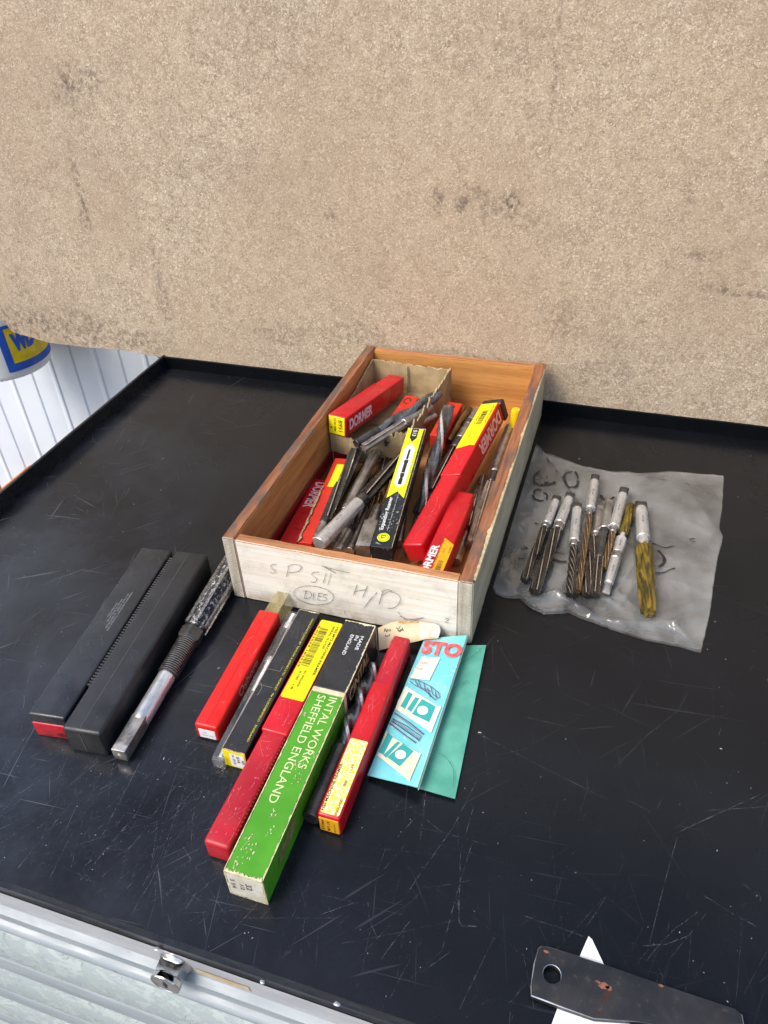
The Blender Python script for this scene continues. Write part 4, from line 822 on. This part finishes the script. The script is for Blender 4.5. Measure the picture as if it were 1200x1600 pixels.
for off, mc in ((0, PALEC), (1, CR_)):
    f_ = (lambda a_, b_: (a_, b_)) if not off else (lambda a_, b_: (a_*.97-150, b_*.98+385))
    top = [(395, 598), (655, 760), (690, 770), (605, 988), (520, 925), (310, 788), (330, 720)] if not off else [(235, 962), (245, 1000), (490, 1148), (522, 1160), (425, 1388), (350, 1325), (160, 1176)]
    poly('printed_band', top, mc)
    poly('printed_shape', [(530, 705), (645, 768), (590, 900), (445, 830)] if not off else [(372, 1078), (462, 1140), (345, 1268), (240, 1190)], TURQ, .0002)
    poly('printed_shape', [(418, 645), (452, 665), (388, 790), (352, 765)] if not off else [(245, 985), (285, 1025), (210, 1170), (170, 1150)], TURQ, .0002)
    poly('printed_shape', [(475, 690), (510, 700), (440, 815), (405, 790)] if not off else [(325, 1060), (350, 1070), (232, 1195), (205, 1175)], TURQ, .0002)
    cx_, cy_ = (536, 802) if not off else (352, 1170)
    poly('printed_disc', [(cx_+46*math.cos(q), cy_+38*math.sin(q)) for q in [i*.4 for i in range(16)]], WHITE, .0004)
mb = MB()
def cl(pts, wd): mb.ribbon([cq(*q)+NA*.0003 for q in pts], wd, NA)
for p_ in ([(430, 540), (500, 550), (600, 600), (665, 650), (680, 690)], [(430, 560), (470, 590), (560, 640), (640, 715)], [(680, 690), (640, 715), (560, 640)], [(500, 550), (520, 610), (600, 640)], [(545, 570), (560, 640)], [(600, 600), (620, 670), (660, 690)], [(470, 550), (500, 600)], [(575, 610), (600, 690)], [(640, 640), (650, 700)]): cl(p_, .0006)
for p_ in ([(300, 820), (430, 905), (545, 1000)], [(285, 870), (400, 930), (525, 1020), (500, 1060)], [(262, 905), (360, 985), (480, 1070)], [(275, 890), (500, 1045)]): cl(p_, .0007)
for i in range(22): t_ = i/21; cl([(290+t_*225, 865+t_*160), (278+t_*215, 895+t_*155)], .0004)
for i in range(24): t_ = i/23; cl([(305+t_*240, 822+t_*175), (297+t_*240, 832+t_*178)], .0004); cl([(262+t_*215, 908+t_*160), (256+t_*215, 918+t_*160)], .0004)
part(ce, 'printed_drawing', mb, PURP, None)
mb = MB(); a_, b_ = cp[1], cp[2]; rings = []
for i in range(13): p = a_.lerp(b_, i/12)-base0; rings.append([p+V((.0003, 0, 0)), p+V((.0012, 0, -.002)), p+V((0, 0, -.004))])
mb.loft(rings, False, 0, False); part(ce, 'side_fold', mb, PALEC, None)
# buff card tag leaning on the box front
tg = empty('card_tag', 'buff cardboard tag with handwritten number leaning on the white box front', 'tag', loc=(.19, -.004, 0))
TO = at(592, 1016, .0008); TT = aty(*c13(380, 52), -.0035); TD = TT-TO; TD.x = 0; TN = V((1, 0, 0)).cross(TD).normalized()
if TN.y > 0: TN = -TN
def cy(a_, b_, lift=0):
    p = atp(*c13(a_, b_), TO, TN)+TN*lift; p.z = max(p.z, .0004+lift); return p-V((.19, -.004, 0))
pts = [(165, 115), (215, 92), (270, 70), (330, 58), (380, 52), (510, 60), (560, 66), (640, 78), (675, 95), (685, 130), (680, 160), (665, 200), (560, 208), (480, 228), (400, 245), (175, 300)]
mb = MB(); mb.loft([[cy(*q) for q in pts], [cy(*q, .0009) for q in pts]]); part(tg, 'card', mb, TAGM, None)
mb = MB(); mb.quad([cy(*q, .0012) for q in [(508, 64), (640, 80), (672, 98), (680, 130), (668, 185), (560, 200), (515, 212)]]); part(tg, 'white_end', mb, WCARD, None)
mb = MB(); mb.quad([cy(*q, .0014) for q in [(330, 60), (380, 54), (508, 62), (508, 74), (440, 72), (375, 80), (335, 72)]]); part(tg, 'torn_edge', mb, basic('torn_brown', rgb('a8713c'), rgb('c89a60'), 200, .8), None)
mb = MB()
for s2 in ([(218, 148), (222, 122)], [(222, 122), (240, 150)], [(240, 150), (243, 122)], [(258, 145), (255, 130), (268, 128), (268, 142)], [(235, 185), (262, 178), (262, 165)], [(228, 172), (230, 188)], [(318, 110), (345, 150)], [(352, 100), (335, 120), (362, 128), (350, 148)], [(330, 140), (372, 132)], [(365, 112), (378, 140)]):
    mb.ribbon([cy(*q, .0013) for q in s2], .0007, TN)
part(tg, 'handwriting', mb, BLK, None)
# ------------------------------------------------------------ steel plate and paper
hp = at(862.7, 1521.7, .006); pl = empty('steel_plate', 'dark tapered steel plate with a round hole at the bottom right of the bench', 'plate', loc=(hp.x, hp.y, 0))
op = [(846, 1477), (858, 1479), (900, 1492), (943, 1506), (1040, 1540), (1148, 1576), (1160, 1585), (1163, 1600), (1160, 1625), (1140, 1632), (1080, 1612), (1000, 1597), (929, 1592), (880, 1575), (829.7, 1556), (829, 1540), (834, 1505), (841, 1481)]
o3 = [at(a_, b_, .0055) for a_, b_ in op]; mb = MB(); hn = 36; inner = []; outr = []
def hit(dx, dy):
    best = None
    for i in range(len(o3)):
        p, q = o3[i], o3[(i+1) % len(o3)]; ex, ey = q.x-p.x, q.y-p.y; den = dx*ey-dy*ex
        if abs(den) < 1e-12: continue
        t_ = ((p.x-hp.x)*ey-(p.y-hp.y)*ex)/den; u = ((p.x-hp.x)*dy-(p.y-hp.y)*dx)/den
        if t_ > 0 and -1e-9 <= u <= 1+1e-9 and (best is None or t_ > best): best = t_
    return best
ang = sorted(set([round(2*math.pi*i/72, 5) for i in range(72)]+[round(math.atan2(p.y-hp.y, p.x-hp.x) % (2*math.pi), 5) for p in o3]))
R1 = .0054; prs = []
for a_ in ang: dx, dy = math.cos(a_), math.sin(a_); t_ = hit(dx, dy); prs.append((dx, dy, t_))
rings = [[(dx*(R1+.0003), dy*(R1+.0003), .0055) for dx, dy, t_ in prs], [(dx*(t_-.0006), dy*(t_-.0006), .0055) for dx, dy, t_ in prs], [(dx*t_, dy*t_, .0050) for dx, dy, t_ in prs], [(dx*t_, dy*t_, .0016) for dx, dy, t_ in prs], [(dx*R1, dy*R1, .0016) for dx, dy, t_ in prs], [(dx*R1, dy*R1, .0052) for dx, dy, t_ in prs], [(dx*(R1+.0003), dy*(R1+.0003), .0055) for dx, dy, t_ in prs]]
mb.loft(rings, False, lambda i, j: 1 if i in (1, 5) else 0); part(pl, 'plate', mb, [PLATE, BARE], None)
for c_, n_, sz in (((943, 1541), 9, .0042), ((952, 1544), 8, .003), ((1032, 1540), 5, .002), ((935, 1535), 6, .0022), ((853, 1487), 6, .002)):
    q = at(*c_, .0055); mb = MB(); k = [(q.x-hp.x+sz*math.cos(i*6.283/n_)*random.uniform(.5, 1.1), q.y-hp.y+sz*.6*math.sin(i*6.283/n_)*random.uniform(.5, 1.1), .00562) for i in range(n_)]; mb.quad(k); part(pl, 'rust_spot', mb, RUST, None)
mb = MB(); pp = [(919.5, 1463), (925, 1468), (943, 1506), (985, 1600), (960, 1660), (855, 1645), (862, 1600), (870, 1578), (905, 1496)]
k = [at(a_, b_, .0008) for a_, b_ in pp]; c0 = sum(k, V())/len(k)
k = [q if q.y > Y0+.012 else V((q.x, Y0+.012, q.z)) for q in k]
mb.loft([[(q.x-c0.x, q.y-c0.y, zz) for q in k] for zz in (.0004, .0011)]); o = mb.build('white_paper', WLAB); o.location = (c0.x, c0.y, 0); tag(o, 'torn pointed piece of white paper trapped under the steel plate', 'paper')
# ------------------------------------------------------------ inside the wooden box
# kraft tray
FL = .0095
tr_ = empty('cardboard_tray', 'torn kraft cardboard tray in the back left corner of the wooden box', 'cardboard tray', loc=(.07, .33, FL))
def wallp(nm, p0, p1, h0, h1, base, n=26, rag=.0015, seed=0, dips=()):
    p0 = V(p0); p1 = V(p1); d = (p1-p0).normalized(); nr = V((-d.y, d.x, 0)); mb = MB(); rings = []
    for i in range(n+1):
        t_ = i/n; p = p0.lerp(p1, t_)+nr*(.0012*noise.noise(V((t_*5, seed, 0)))); hh = h0+(h1-h0)*t_+rag*noise.noise(V((t_*14, seed, 1)))+rag*.5*noise.noise(V((t_*45, seed, 2)))
        for c_, w_, dd in dips: hh -= dd*math.exp(-((t_-c_)/w_)**2)
        p = p-V((.07, .33, FL)); th = .0011*(1+.3*noise.noise(V((t_*40, seed, 3))))
        rings.append([p-nr*th+V((0, 0, base)), p-nr*th+V((0, 0, hh-.0008)), p-nr*th*.7+V((0, 0, hh)), p+nr*th*.7+V((0, 0, hh)), p+nr*th+V((0, 0, hh-.0008)), p+nr*th+V((0, 0, base))])
    mb.loft(rings, True, lambda i, j: 1 if 1 <= j <= 3 else 0); part(tr_, nm, mb, [KRAFT, KRAFTE], 40)
cr0 = (.0155, .400, 0); cr1 = (.1235, .392, 0); cf0 = (.0150, .240, 0); cm = (.0515, .2335, 0); cf1 = (.107, .262, 0)
wallp('back_flap', cr0, cr1, .0675, .068, FL, 60, .003, 1)
wallp('side_flap', cf0, cr0, .050, .0675, FL, 30, .001, 2, [(.55, .05, .002)])
wallp('front_flap', cf0, cm, .050, .047, .024, 26, .0035, 3)
wallp('front_flap', cm, cf1, .047, .0515, .018, 40, .006, 4, [(.03, .06, .006)])
wallp('side_flap', cf1, cr1, .054, .071, FL, 60, .008, 5, [(.3, .05, .002)])
mb = MB(); mb.quad([(.0165-.07, .24-.33, .018), (.105-.07, .262-.33, .018), (.122-.07, .391-.33, .018), (.0165-.07, .399-.33, .018)]); part(tr_, 'tray_floor', mb, KRAFT, None)
# crease on back flap
mb = MB(); mb.box((-.006, .0618, 0), (-.005, .0642, .056)); part(tr_, 'crease_line', mb, KRAFTE, None)
# red case on the tray
d1 = mkcase('plastic_tool_case', 'red DORMER case with yellow B951 end label, resting on the kraft cardboard tray', 'tool case', (.0138, .2366, .0505), .1898, -.114, 0, 0, 0, 'red plastic cases in the wooden box')
body(d1, 'case_body', (0, 0, 0), (.0242, .11, .0247), RED, .0016); body(d1, 'case_sleeve', (.0008, .108, .0008), (.0234, .148, .0239), RED, .0016)
mb = MB(); mb.rbox((.001, -.0005, .001), (.0225, .001, .0235), .0004, 1); el = part(d1, 'end_label', mb, YEL, None)
mb = MB(); text_mb(mb, 'B951', (.0145, -.0007, .020), -ZL, XL, .014, .0052, .01); text_mb(mb, '15.00 MM', (.0085, -.0007, .0215), -ZL, XL, .0165, .0027, .01); text_mb(mb, '1', (.004, -.0007, .010), -ZL, XL, .002, .002, 0); part(el, 'lettering', mb, BLK, None)
def dormer(o, O, X, Y, wd, ht, mt_=PINKW):
    O = V(O); X = V(X); Y = V(Y)
    text(o, 'DORMER', mt_, O, X, Y, wd, ht, .042)
dormer(d1, (.0245, .008, .0055), YL, ZL, .054, .0145)
d2 = mkcase('plastic_tool_case', 'long red DORMER case with yellow label lying over tools in the wooden box', 'tool case', (.1590, .0735, .0185), .0905, .058, 0, 0, 0, 'red plastic cases in the wooden box', roll=-.30)
body(d2, 'case_base', (.0008, 0, .0008), (.0238, .16, .0236), RED, .0028); body(d2, 'case_sleeve', (0, .115, 0), (.0246, .262, .0248), RED, .0016)
mb = MB(); mb.ribbon([V((.004, -.0003, .009)), V((.0205, -.0003, .009))], .0002, (0, 1, 0)); 
yl = MB(); yl.loft([[(.0012, .166, z), (.0165, .172, z), (.0222, .1705, z), (.0222, .2615, z), (.0012, .2615, z)] for z in (.0246, .0251)]); yl = part(d2, 'yellow_label', yl, YEL, None)
mb = MB(); barcode(mb, (.009, .245, .0253), -YL, XL, .03, .007, 8); text_mb(mb, '5 023529 04', (.006, .245, .0253), -YL, XL, .03, .0017, .0); text_mb(mb, 'HSS REAMER DIN 208', (.019, .255, .0253), -YL, XL, .038, .0018, .0); text_mb(mb, 'ENGLAND', (.008, .200, .0253), -YL, XL, .014, .0015, .0); part(yl, 'print', mb, BLK, None)
dormer(d2, (.0249, .252, .0215), -YL, -ZL, .078, .0165)
bb_ = MB(); bb_.rbox((-.001, .2625, -.002), (.0262, .274, .0235), .0015, 1); 
bo = empty('black_carton', 'scuffed black carton end behind the far end of the long red DORMER case', 'carton'); bo.location = d2.location; bo.rotation_euler = d2.rotation_euler; part(bo, 'carton', bb_, BCARD, None)
d3 = mkcase('plastic_tool_case', 'shorter red DORMER case with orange label in the front right corner of the box', 'tool case', (.1800, .0235, .0225), .02, .0, 0, 0, 0, 'red plastic cases in the wooden box')
body(d3, 'case_base', (.001, 0, .0005), (.0215, .148, .0215), RED, .0028); body(d3, 'case_sleeve', (0, -.005, 0), (.0225, .128, .0225), RED, .0018)
yl = MB(); yl.loft([[(.0112, .0, z), (.0224, .0, z), (.0224, .058, z), (.0112, .066, z)] for z in (.0224, .0229)]); yl = part(d3, 'orange_label', yl, YORG, None)
mb = MB(); text_mb(mb, 'HSS MORSE STEEL CUTTERS', (.0125, .020, .0231), YL, -XL, .042, .0015, 0); barcode(mb, (.0145, .012, .0231), YL, XL, .02, .005, 4); text_mb(mb, '10.0', (.0165, .043, .0231), YL, -XL, .007, .002, 0); text_mb(mb, 'E1004', (.0215, .045, .0231), YL, -XL, .009, .0016, 0); part(yl, 'print', mb, BLK, None)
text(d3, 'DORMER', WHITE, (.0100, .0015, .0228), YL, -XL, .052, .0080, .035)
scuffs(d2, .004, .021, .004, .112, .0238, 26, SR, 10); scuffs(d2, .002, .022, .118, .163, .0250, 14, SR, 11); scuffs(d3, .002, .02, .065, .125, .0227, 14, SR, 12); scuffs(d1, .002, .022, .004, .106, .0249, 20, SR, 13)
# expanding reamer carton
ex = mkcase('reamer_carton', 'yellow and black carton lettered Expanding Reamer standing up among the loose tools', 'carton', (.1262, .0590, .027), -.098, .0811, 0, 0, 0)
mb = MB(); mb.rbox((0, 0, 0), (.0208, .196, .019), .0005, 1); part(ex, 'carton', mb, NAVY, None)
Z2 = .0192
def fq(nm, pts, mt_, z): mb = MB(); mb.quad([(a_, b_, z) for a_, b_ in pts]); return part(ex, nm, mb, mt_, None)
fq('yellow_panel', [(.0006, .072), (.010, .084), (.0186, .074), (.0186, .1955), (.0006, .1955)], YCARD, Z2)
fq('white_panel', [(.0095, .089), (.0155, .097), (.0155, .158), (.0095, .168), (.0035, .158), (.0035, .097)], WHITE, Z2+.0002)
fq('black_tab', [(.0055, .1955), (.0055, .178), (.0095, .170), (.0135, .178), (.0135, .1955)], BLK, Z2+.0002)
text(ex, '513', WHITE, (.0075, .1925, Z2+.0004), -YL, XL, .0115, .0045, .02)
mb = MB()
for a_, b_, w_ in ((.095, .104, .004), (.104, .108, .003), (.108, .114, .0042), (.115, .132, .0036), (.132, .137, .0045), (.138, .156, .0022)): mb.quad([(.0098-w_/2, a_, Z2+.0004), (.0098+w_/2, a_, Z2+.0004), (.0098+w_/2, b_, Z2+.0004), (.0098-w_/2, b_, Z2+.0004)])
part(ex, 'reamer_picture', mb, BLK, None)
text(ex, 'Expanding Reamer', WHITE, (.0085, .024, Z2+.0003), YL, -XL, .050, .0052, .02); text(ex, 'Made by Taylor & Jones Ltd Honley', WHITE, (.0125, .024, Z2+.0003), YL, -XL, .060, .0012, .0)
text(ex, 'Made in England by Taylor & Jones', BLK, (.0178, .098, Z2+.0003), YL, -XL, .055, .0012, .0)
mb = MB(); mb.add([(.010+.0062*math.cos(q), .0135+.0062*math.sin(q), Z2+.0002) for q in [i*.393 for i in range(16)]], [tuple(range(16))]); part(ex, 'round_badge', mb, YCARD, None)
mb = MB(); mb.ribbon([V((.010+.0048*math.cos(q), .0135+.0048*math.sin(q), Z2+.0004)) for q in [i*.393 for i in range(17)]], .0004, (0, 0, 1)); text_mb(mb, 'TJ', (.0125, .0105, Z2+.0004), YL, -XL, .006, .005, .02); part(ex, 'badge_print', mb, BLK, None)
text(ex, 'TAYLOR & JONES LTD · EXPANDING REAMERS · HUDDERSFIELD', basic('gold_ink', rgb('a08c20'), None, 100, .5), (.0211, .018, .0125), YL, ZL, .155, .0017, .0)
wear(ex, (.0208, 0, .019), (.0208, .196, .019), ZL, XL, .0004, KRAFTE, seed=12); wear(ex, (0, .196, .019), (.0208, .196, .019), ZL, YL, .0008, WCARD, seed=13)
# loose tools
GI = 'loose reamers and drills piled in the wooden box'
def P3(px, py, z): return at(px, py, z)
tool('hand_reamer', 'thick reamer with bright steel shank resting on the front wall of the box', P3(498, 850, .0455), P3(646, 698, .044), [('shank', 'cyl', 0, .38, .0075, STEEL), ('collar', 'cyl', .38, .44, .0062, DARK), ('flutes', 'flute', .44, 1, .0072, GROOVE, {'n': 6, 'tw': .12, 'd': .3, 'r2': .0078})], GI)
tool('hand_reamer', 'dark spiral fluted reamer leaning beside the orange red carton', P3(493, 846, .028), P3(556, 706, .034), [('shank', 'cyl', 0, .17, .0052, DULL), ('neck', 'cyl', .17, .22, .0055, DARK), ('flutes', 'flute', .22, 1, .0062, DARK, {'n': 6, 'tw': .2, 'r2': .0082, 'd': .3})], GI)
tool('hand_reamer', 'dull grey round shank between the dark fluted reamer and bright shank', P3(540, 800, .024), P3(590, 702, .028), [('shank', 'cyl', .0, 1, .0062, DULL)], GI)
tool('flat_tang_tool', 'pale grey flat ended tool beside the Expanding Reamer carton', P3(567, 862, .038), P3(604, 752, .026), [('tang', 'sq', 0, .34, .0072, DULL), ('shank', 'cyl', .33, .60, .0064, DULL, {'r2': .005}), ('flutes', 'flute', .6, 1, .0036, BRONZE, {'n': 4, 'tw': .2})], GI, 'tool')
tool('twist_drill', 'thick grey blue twist drill standing up right of the Expanding Reamer carton', P3(655, 800, .020), P3(702, 632, .060), [('flutes', 'flute', 0, .97, .0074, DRILL, {'n': 2, 'prof': TW, 'tw': .95, 'tip': .003, 'land': STEEL, 'lw': 2})], GI, 'drill bit')
tool('twist_drill', 'dark twist drill lying across the kraft tray below the red B951 case', P3(556, 694, .046), P3(688, 614, .060), [('shank', 'cyl', 0, .25, .0058, DARK), ('flutes', 'flute', .25, .98, .0072, DRILL, {'n': 2, 'prof': TW, 'tw': 1.0, 'tip': .003, 'land': DRILL})], GI, 'drill bit')
tool('hand_reamer', 'steel reamer with star shaped end poking over the torn tray edge', P3(568, 700, .0495), P3(672, 636, .050), [('flutes', 'flute', 0, .58, .0055, DULL, {'n': 6, 'tw': .03, 'd': .35, 'flat': 1, 'land': STEEL}), ('shank', 'cyl', .58, 1, .0058, DULL)], GI)
tool('hand_reamer', 'brown grey shank lying lower in the kraft tray beside the star ended reamer', P3(600, 692, .040), P3(680, 650, .040), [('flutes', 'flute', 0, .5, .0048, GROOVE, {'n': 6, 'tw': .1}), ('shank', 'cyl', .5, 1, .005, DULL)], GI)
tool('machine_reamer', 'dark reamer with brown shank and black collar left of the long red case', P3(672, 768, .026), P3(745, 645, .038), [('flutes', 'flute', 0, .5, .0062, GROOVE, {'n': 6, 'tw': .1}), ('collar', 'cyl', .5, .62, .0074, DARK), ('shank', 'cyl', .62, .8, .0070, DULL), ('collar', 'cyl', .8, .86, .0074, DARK), ('shank', 'cyl', .86, 1, .0066, DULL)], GI)
tool('machine_reamer', 'bronze coloured bar near the back wall beside the orange card', P3(700, 690, .030), P3(733, 638, .040), [('shank', 'cyl', 0, 1, .0050, BRONZE)], GI)
tool('machine_reamer', 'reamer squeezed between the long red case and the right wall', P3(735, 850, .022), P3(797, 668, .030), [('flutes', 'flute', 0, .48, .0060, DULL, {'n': 6, 'tw': .08, 'd': .35}), ('neck', 'cyl', .48, .56, .0050, DARK), ('shank', 'cyl', .56, 1, .0064, DULL)], GI)
for i, (q, r3, lb) in enumerate((((520, 850, .018), (575, 735, .018), 'dark reamer low in the pile under the bright steel shank'), ((545, 862, .018), (610, 700, .016), 'dark fluted reamer at the floor of the box behind the flat ended tool'), ((640, 860, .018), (690, 690, .018), 'dark reamer buried beneath the thick grey twist drill'), ((622, 850, .015), (640, 720, .016), 'dark reamer under the Expanding Reamer carton'))):
    tool('machine_reamer', lb, P3(*q), P3(*r3), [('shank', 'cyl', 0, .35, .0055, DULL if i % 2 else DARK), ('flutes', 'flute', .35, 1, .0058, GROOVE, {'n': 6, 'tw': .3})], GI)
for q, r3, lb, rr_, mm in (((527, 862, .026), (578, 765, .026), 'dark straight fluted reamer wedged beside the bright steel shank', .0056, DARK), ((600, 800, .026), (640, 712, .030), 'dark fluted reamer tucked left of the Expanding Reamer carton', .0056, GROOVE), ((648, 835, .024), (676, 760, .024), 'short dark reamer between the Expanding Reamer carton and long red case', .0052, GROOVE),
        ((712, 878, .016), (756, 745, .016), 'dull reamer on the box floor along the right wall', .0055, DULL), ((716, 720, .020), (752, 668, .024), 'dark reamer beneath the far half of the long red case', .006, DARK), ((516, 800, .020), (548, 728, .022), 'slim dark reamer on the floor beside the orange red carton', .005, DARK), ((628, 690, .024), (668, 640, .030), 'dull reamer behind the top of the Expanding Reamer carton', .0055, DULL), ((585, 700, .022), (622, 700, .022), 'short dark reamer lying crosswise against the kraft tray', .005, DARK)):
    tool('machine_reamer', lb, P3(*q), P3(*r3), [('shank', 'cyl', 0, .3, rr_, DULL), ('neck', 'cyl', .3, .36, rr_*.8, DARK), ('flutes', 'flute', .36, 1, rr_*1.05, mm, {'n': 6, 'tw': .15})], GI)
# red card tray, red lid, orange cartons
rt = empty('red_card_tray', 'shallow open dark red card tray along the left wall inside the box', 'tray', loc=(.014, .02, FL))
mb = MB(); mb.box((0, -.004, 0), (.0012, .222, .016)); part(rt, 'side_wall', mb, REDTRAY, None)
mb = MB(); mb.box((.0012, .2208, 0), (.040, .222, .016)); part(rt, 'end_wall', mb, REDTRAY, None)
mb = MB(); mb.box((.0012, -.004, 0), (.040, .2208, .0012)); part(rt, 'tray_floor', mb, BROWNIN, None)
rl = empty('red_carton', 'flat red DORMER carton lying in the red tray by the left wall', 'carton'); a = at(438, 838, .020); a2 = at(478, 838, .020); b = at(492, 749, .018); b2 = at(515, 753, .018)
frame(rl, ((a.x+a2.x)/2, a.y-.02, FL+.0015), ((b.x+b2.x)/2+.001, b.y, FL+.0015)); Lq = (b.y-a.y)+.02
mb = MB(); mb.rbox((-.0105, 0, 0), (.0105, Lq, .0085), .0006, 1); part(rl, 'carton', mb, RED, None)
text(rl, 'DORMER', PINKW, (-.0065, Lq-.006, .0087), -YL, XL, .048, .013, .035)
oc = empty('orange_carton', 'orange red carton with a yellow label leaning between red carton and dark reamer', 'carton'); a = at(478, 850, .030); b = at(535, 716, .036)
frame(oc, (a.x-.001, a.y, .012), (b.x-.001, b.y, .016)); Lq = (b-a).length
mb = MB(); mb.rbox((-.0075, 0, 0), (.0075, Lq, .020), .0006, 1); part(oc, 'carton', mb, OCARD, None)
mb = MB(); mb.quad([(-.002, Lq-.055, .0202), (.0068, Lq-.055, .0202), (.0068, Lq-.012, .0202), (-.002, Lq-.012, .0202)]); part(oc, 'yellow_label', mb, YCARD, None)
mb = MB(); rings = []
for i in range(20): y = Lq*.62*i/19; k_ = .0022*noise.noise(V((i*.6, 0, 0))); rings.append([(-.0092+k_, y, .006), (-.0085+k_, y, .0195+k_), (-.0055+k_*1.5, y, .0218+.5*k_), (-.006, y, .0200)])
mb.loft(rings, False, 0, False); part(oc, 'torn_flap', mb, KRAFTE, 60)
for lb, p_, q_, z, wd in (('orange red card box standing behind the tip of the thick twist drill', (684, 680), (712, 628), .040, .0095), ('orange red carton under the far end of the B951 case', (612, 665), (645, 618), .040, .0090)):
    o = empty('orange_card_box', lb, 'carton', 'orange card boxes at the back'); a = at(*p_, z); b = at(*q_, z+.006); Lq = frame(o, (a.x, a.y, z-.018), (b.x, b.y, z-.012))
    mb = MB(); mb.rbox((-wd, 0, 0), (wd, Lq, .018), .0005, 1); part(o, 'carton', mb, OCARD, None)
    mb = MB()
    mb.ribbon([V((-.002+.004*math.cos(t_), Lq-.012+.006*math.sin(t_), .0183)) for t_ in [i*.5 for i in range(12)]], .0014, (0, 0, 1)); mb.ribbon([V((-.004, .008, .0183)), V((-.004, .025, .0183))], .0006, (0, 0, 1)); part(o, 'print', mb, BLK, None)
mb = MB(); q = at(806, 642, .055); mb.M = Matrix.Translation((q.x, q.y, q.z-.03)); cyl(mb, [(0, .006), (.03, .006), (.032, .005)], 16); tag(mb.build('yellow_cap', basic('yellow_plastic', rgb('e0c010'), None, 20, .4), None, True), 'small yellow plastic cap in the back right corner of the box', 'cap')
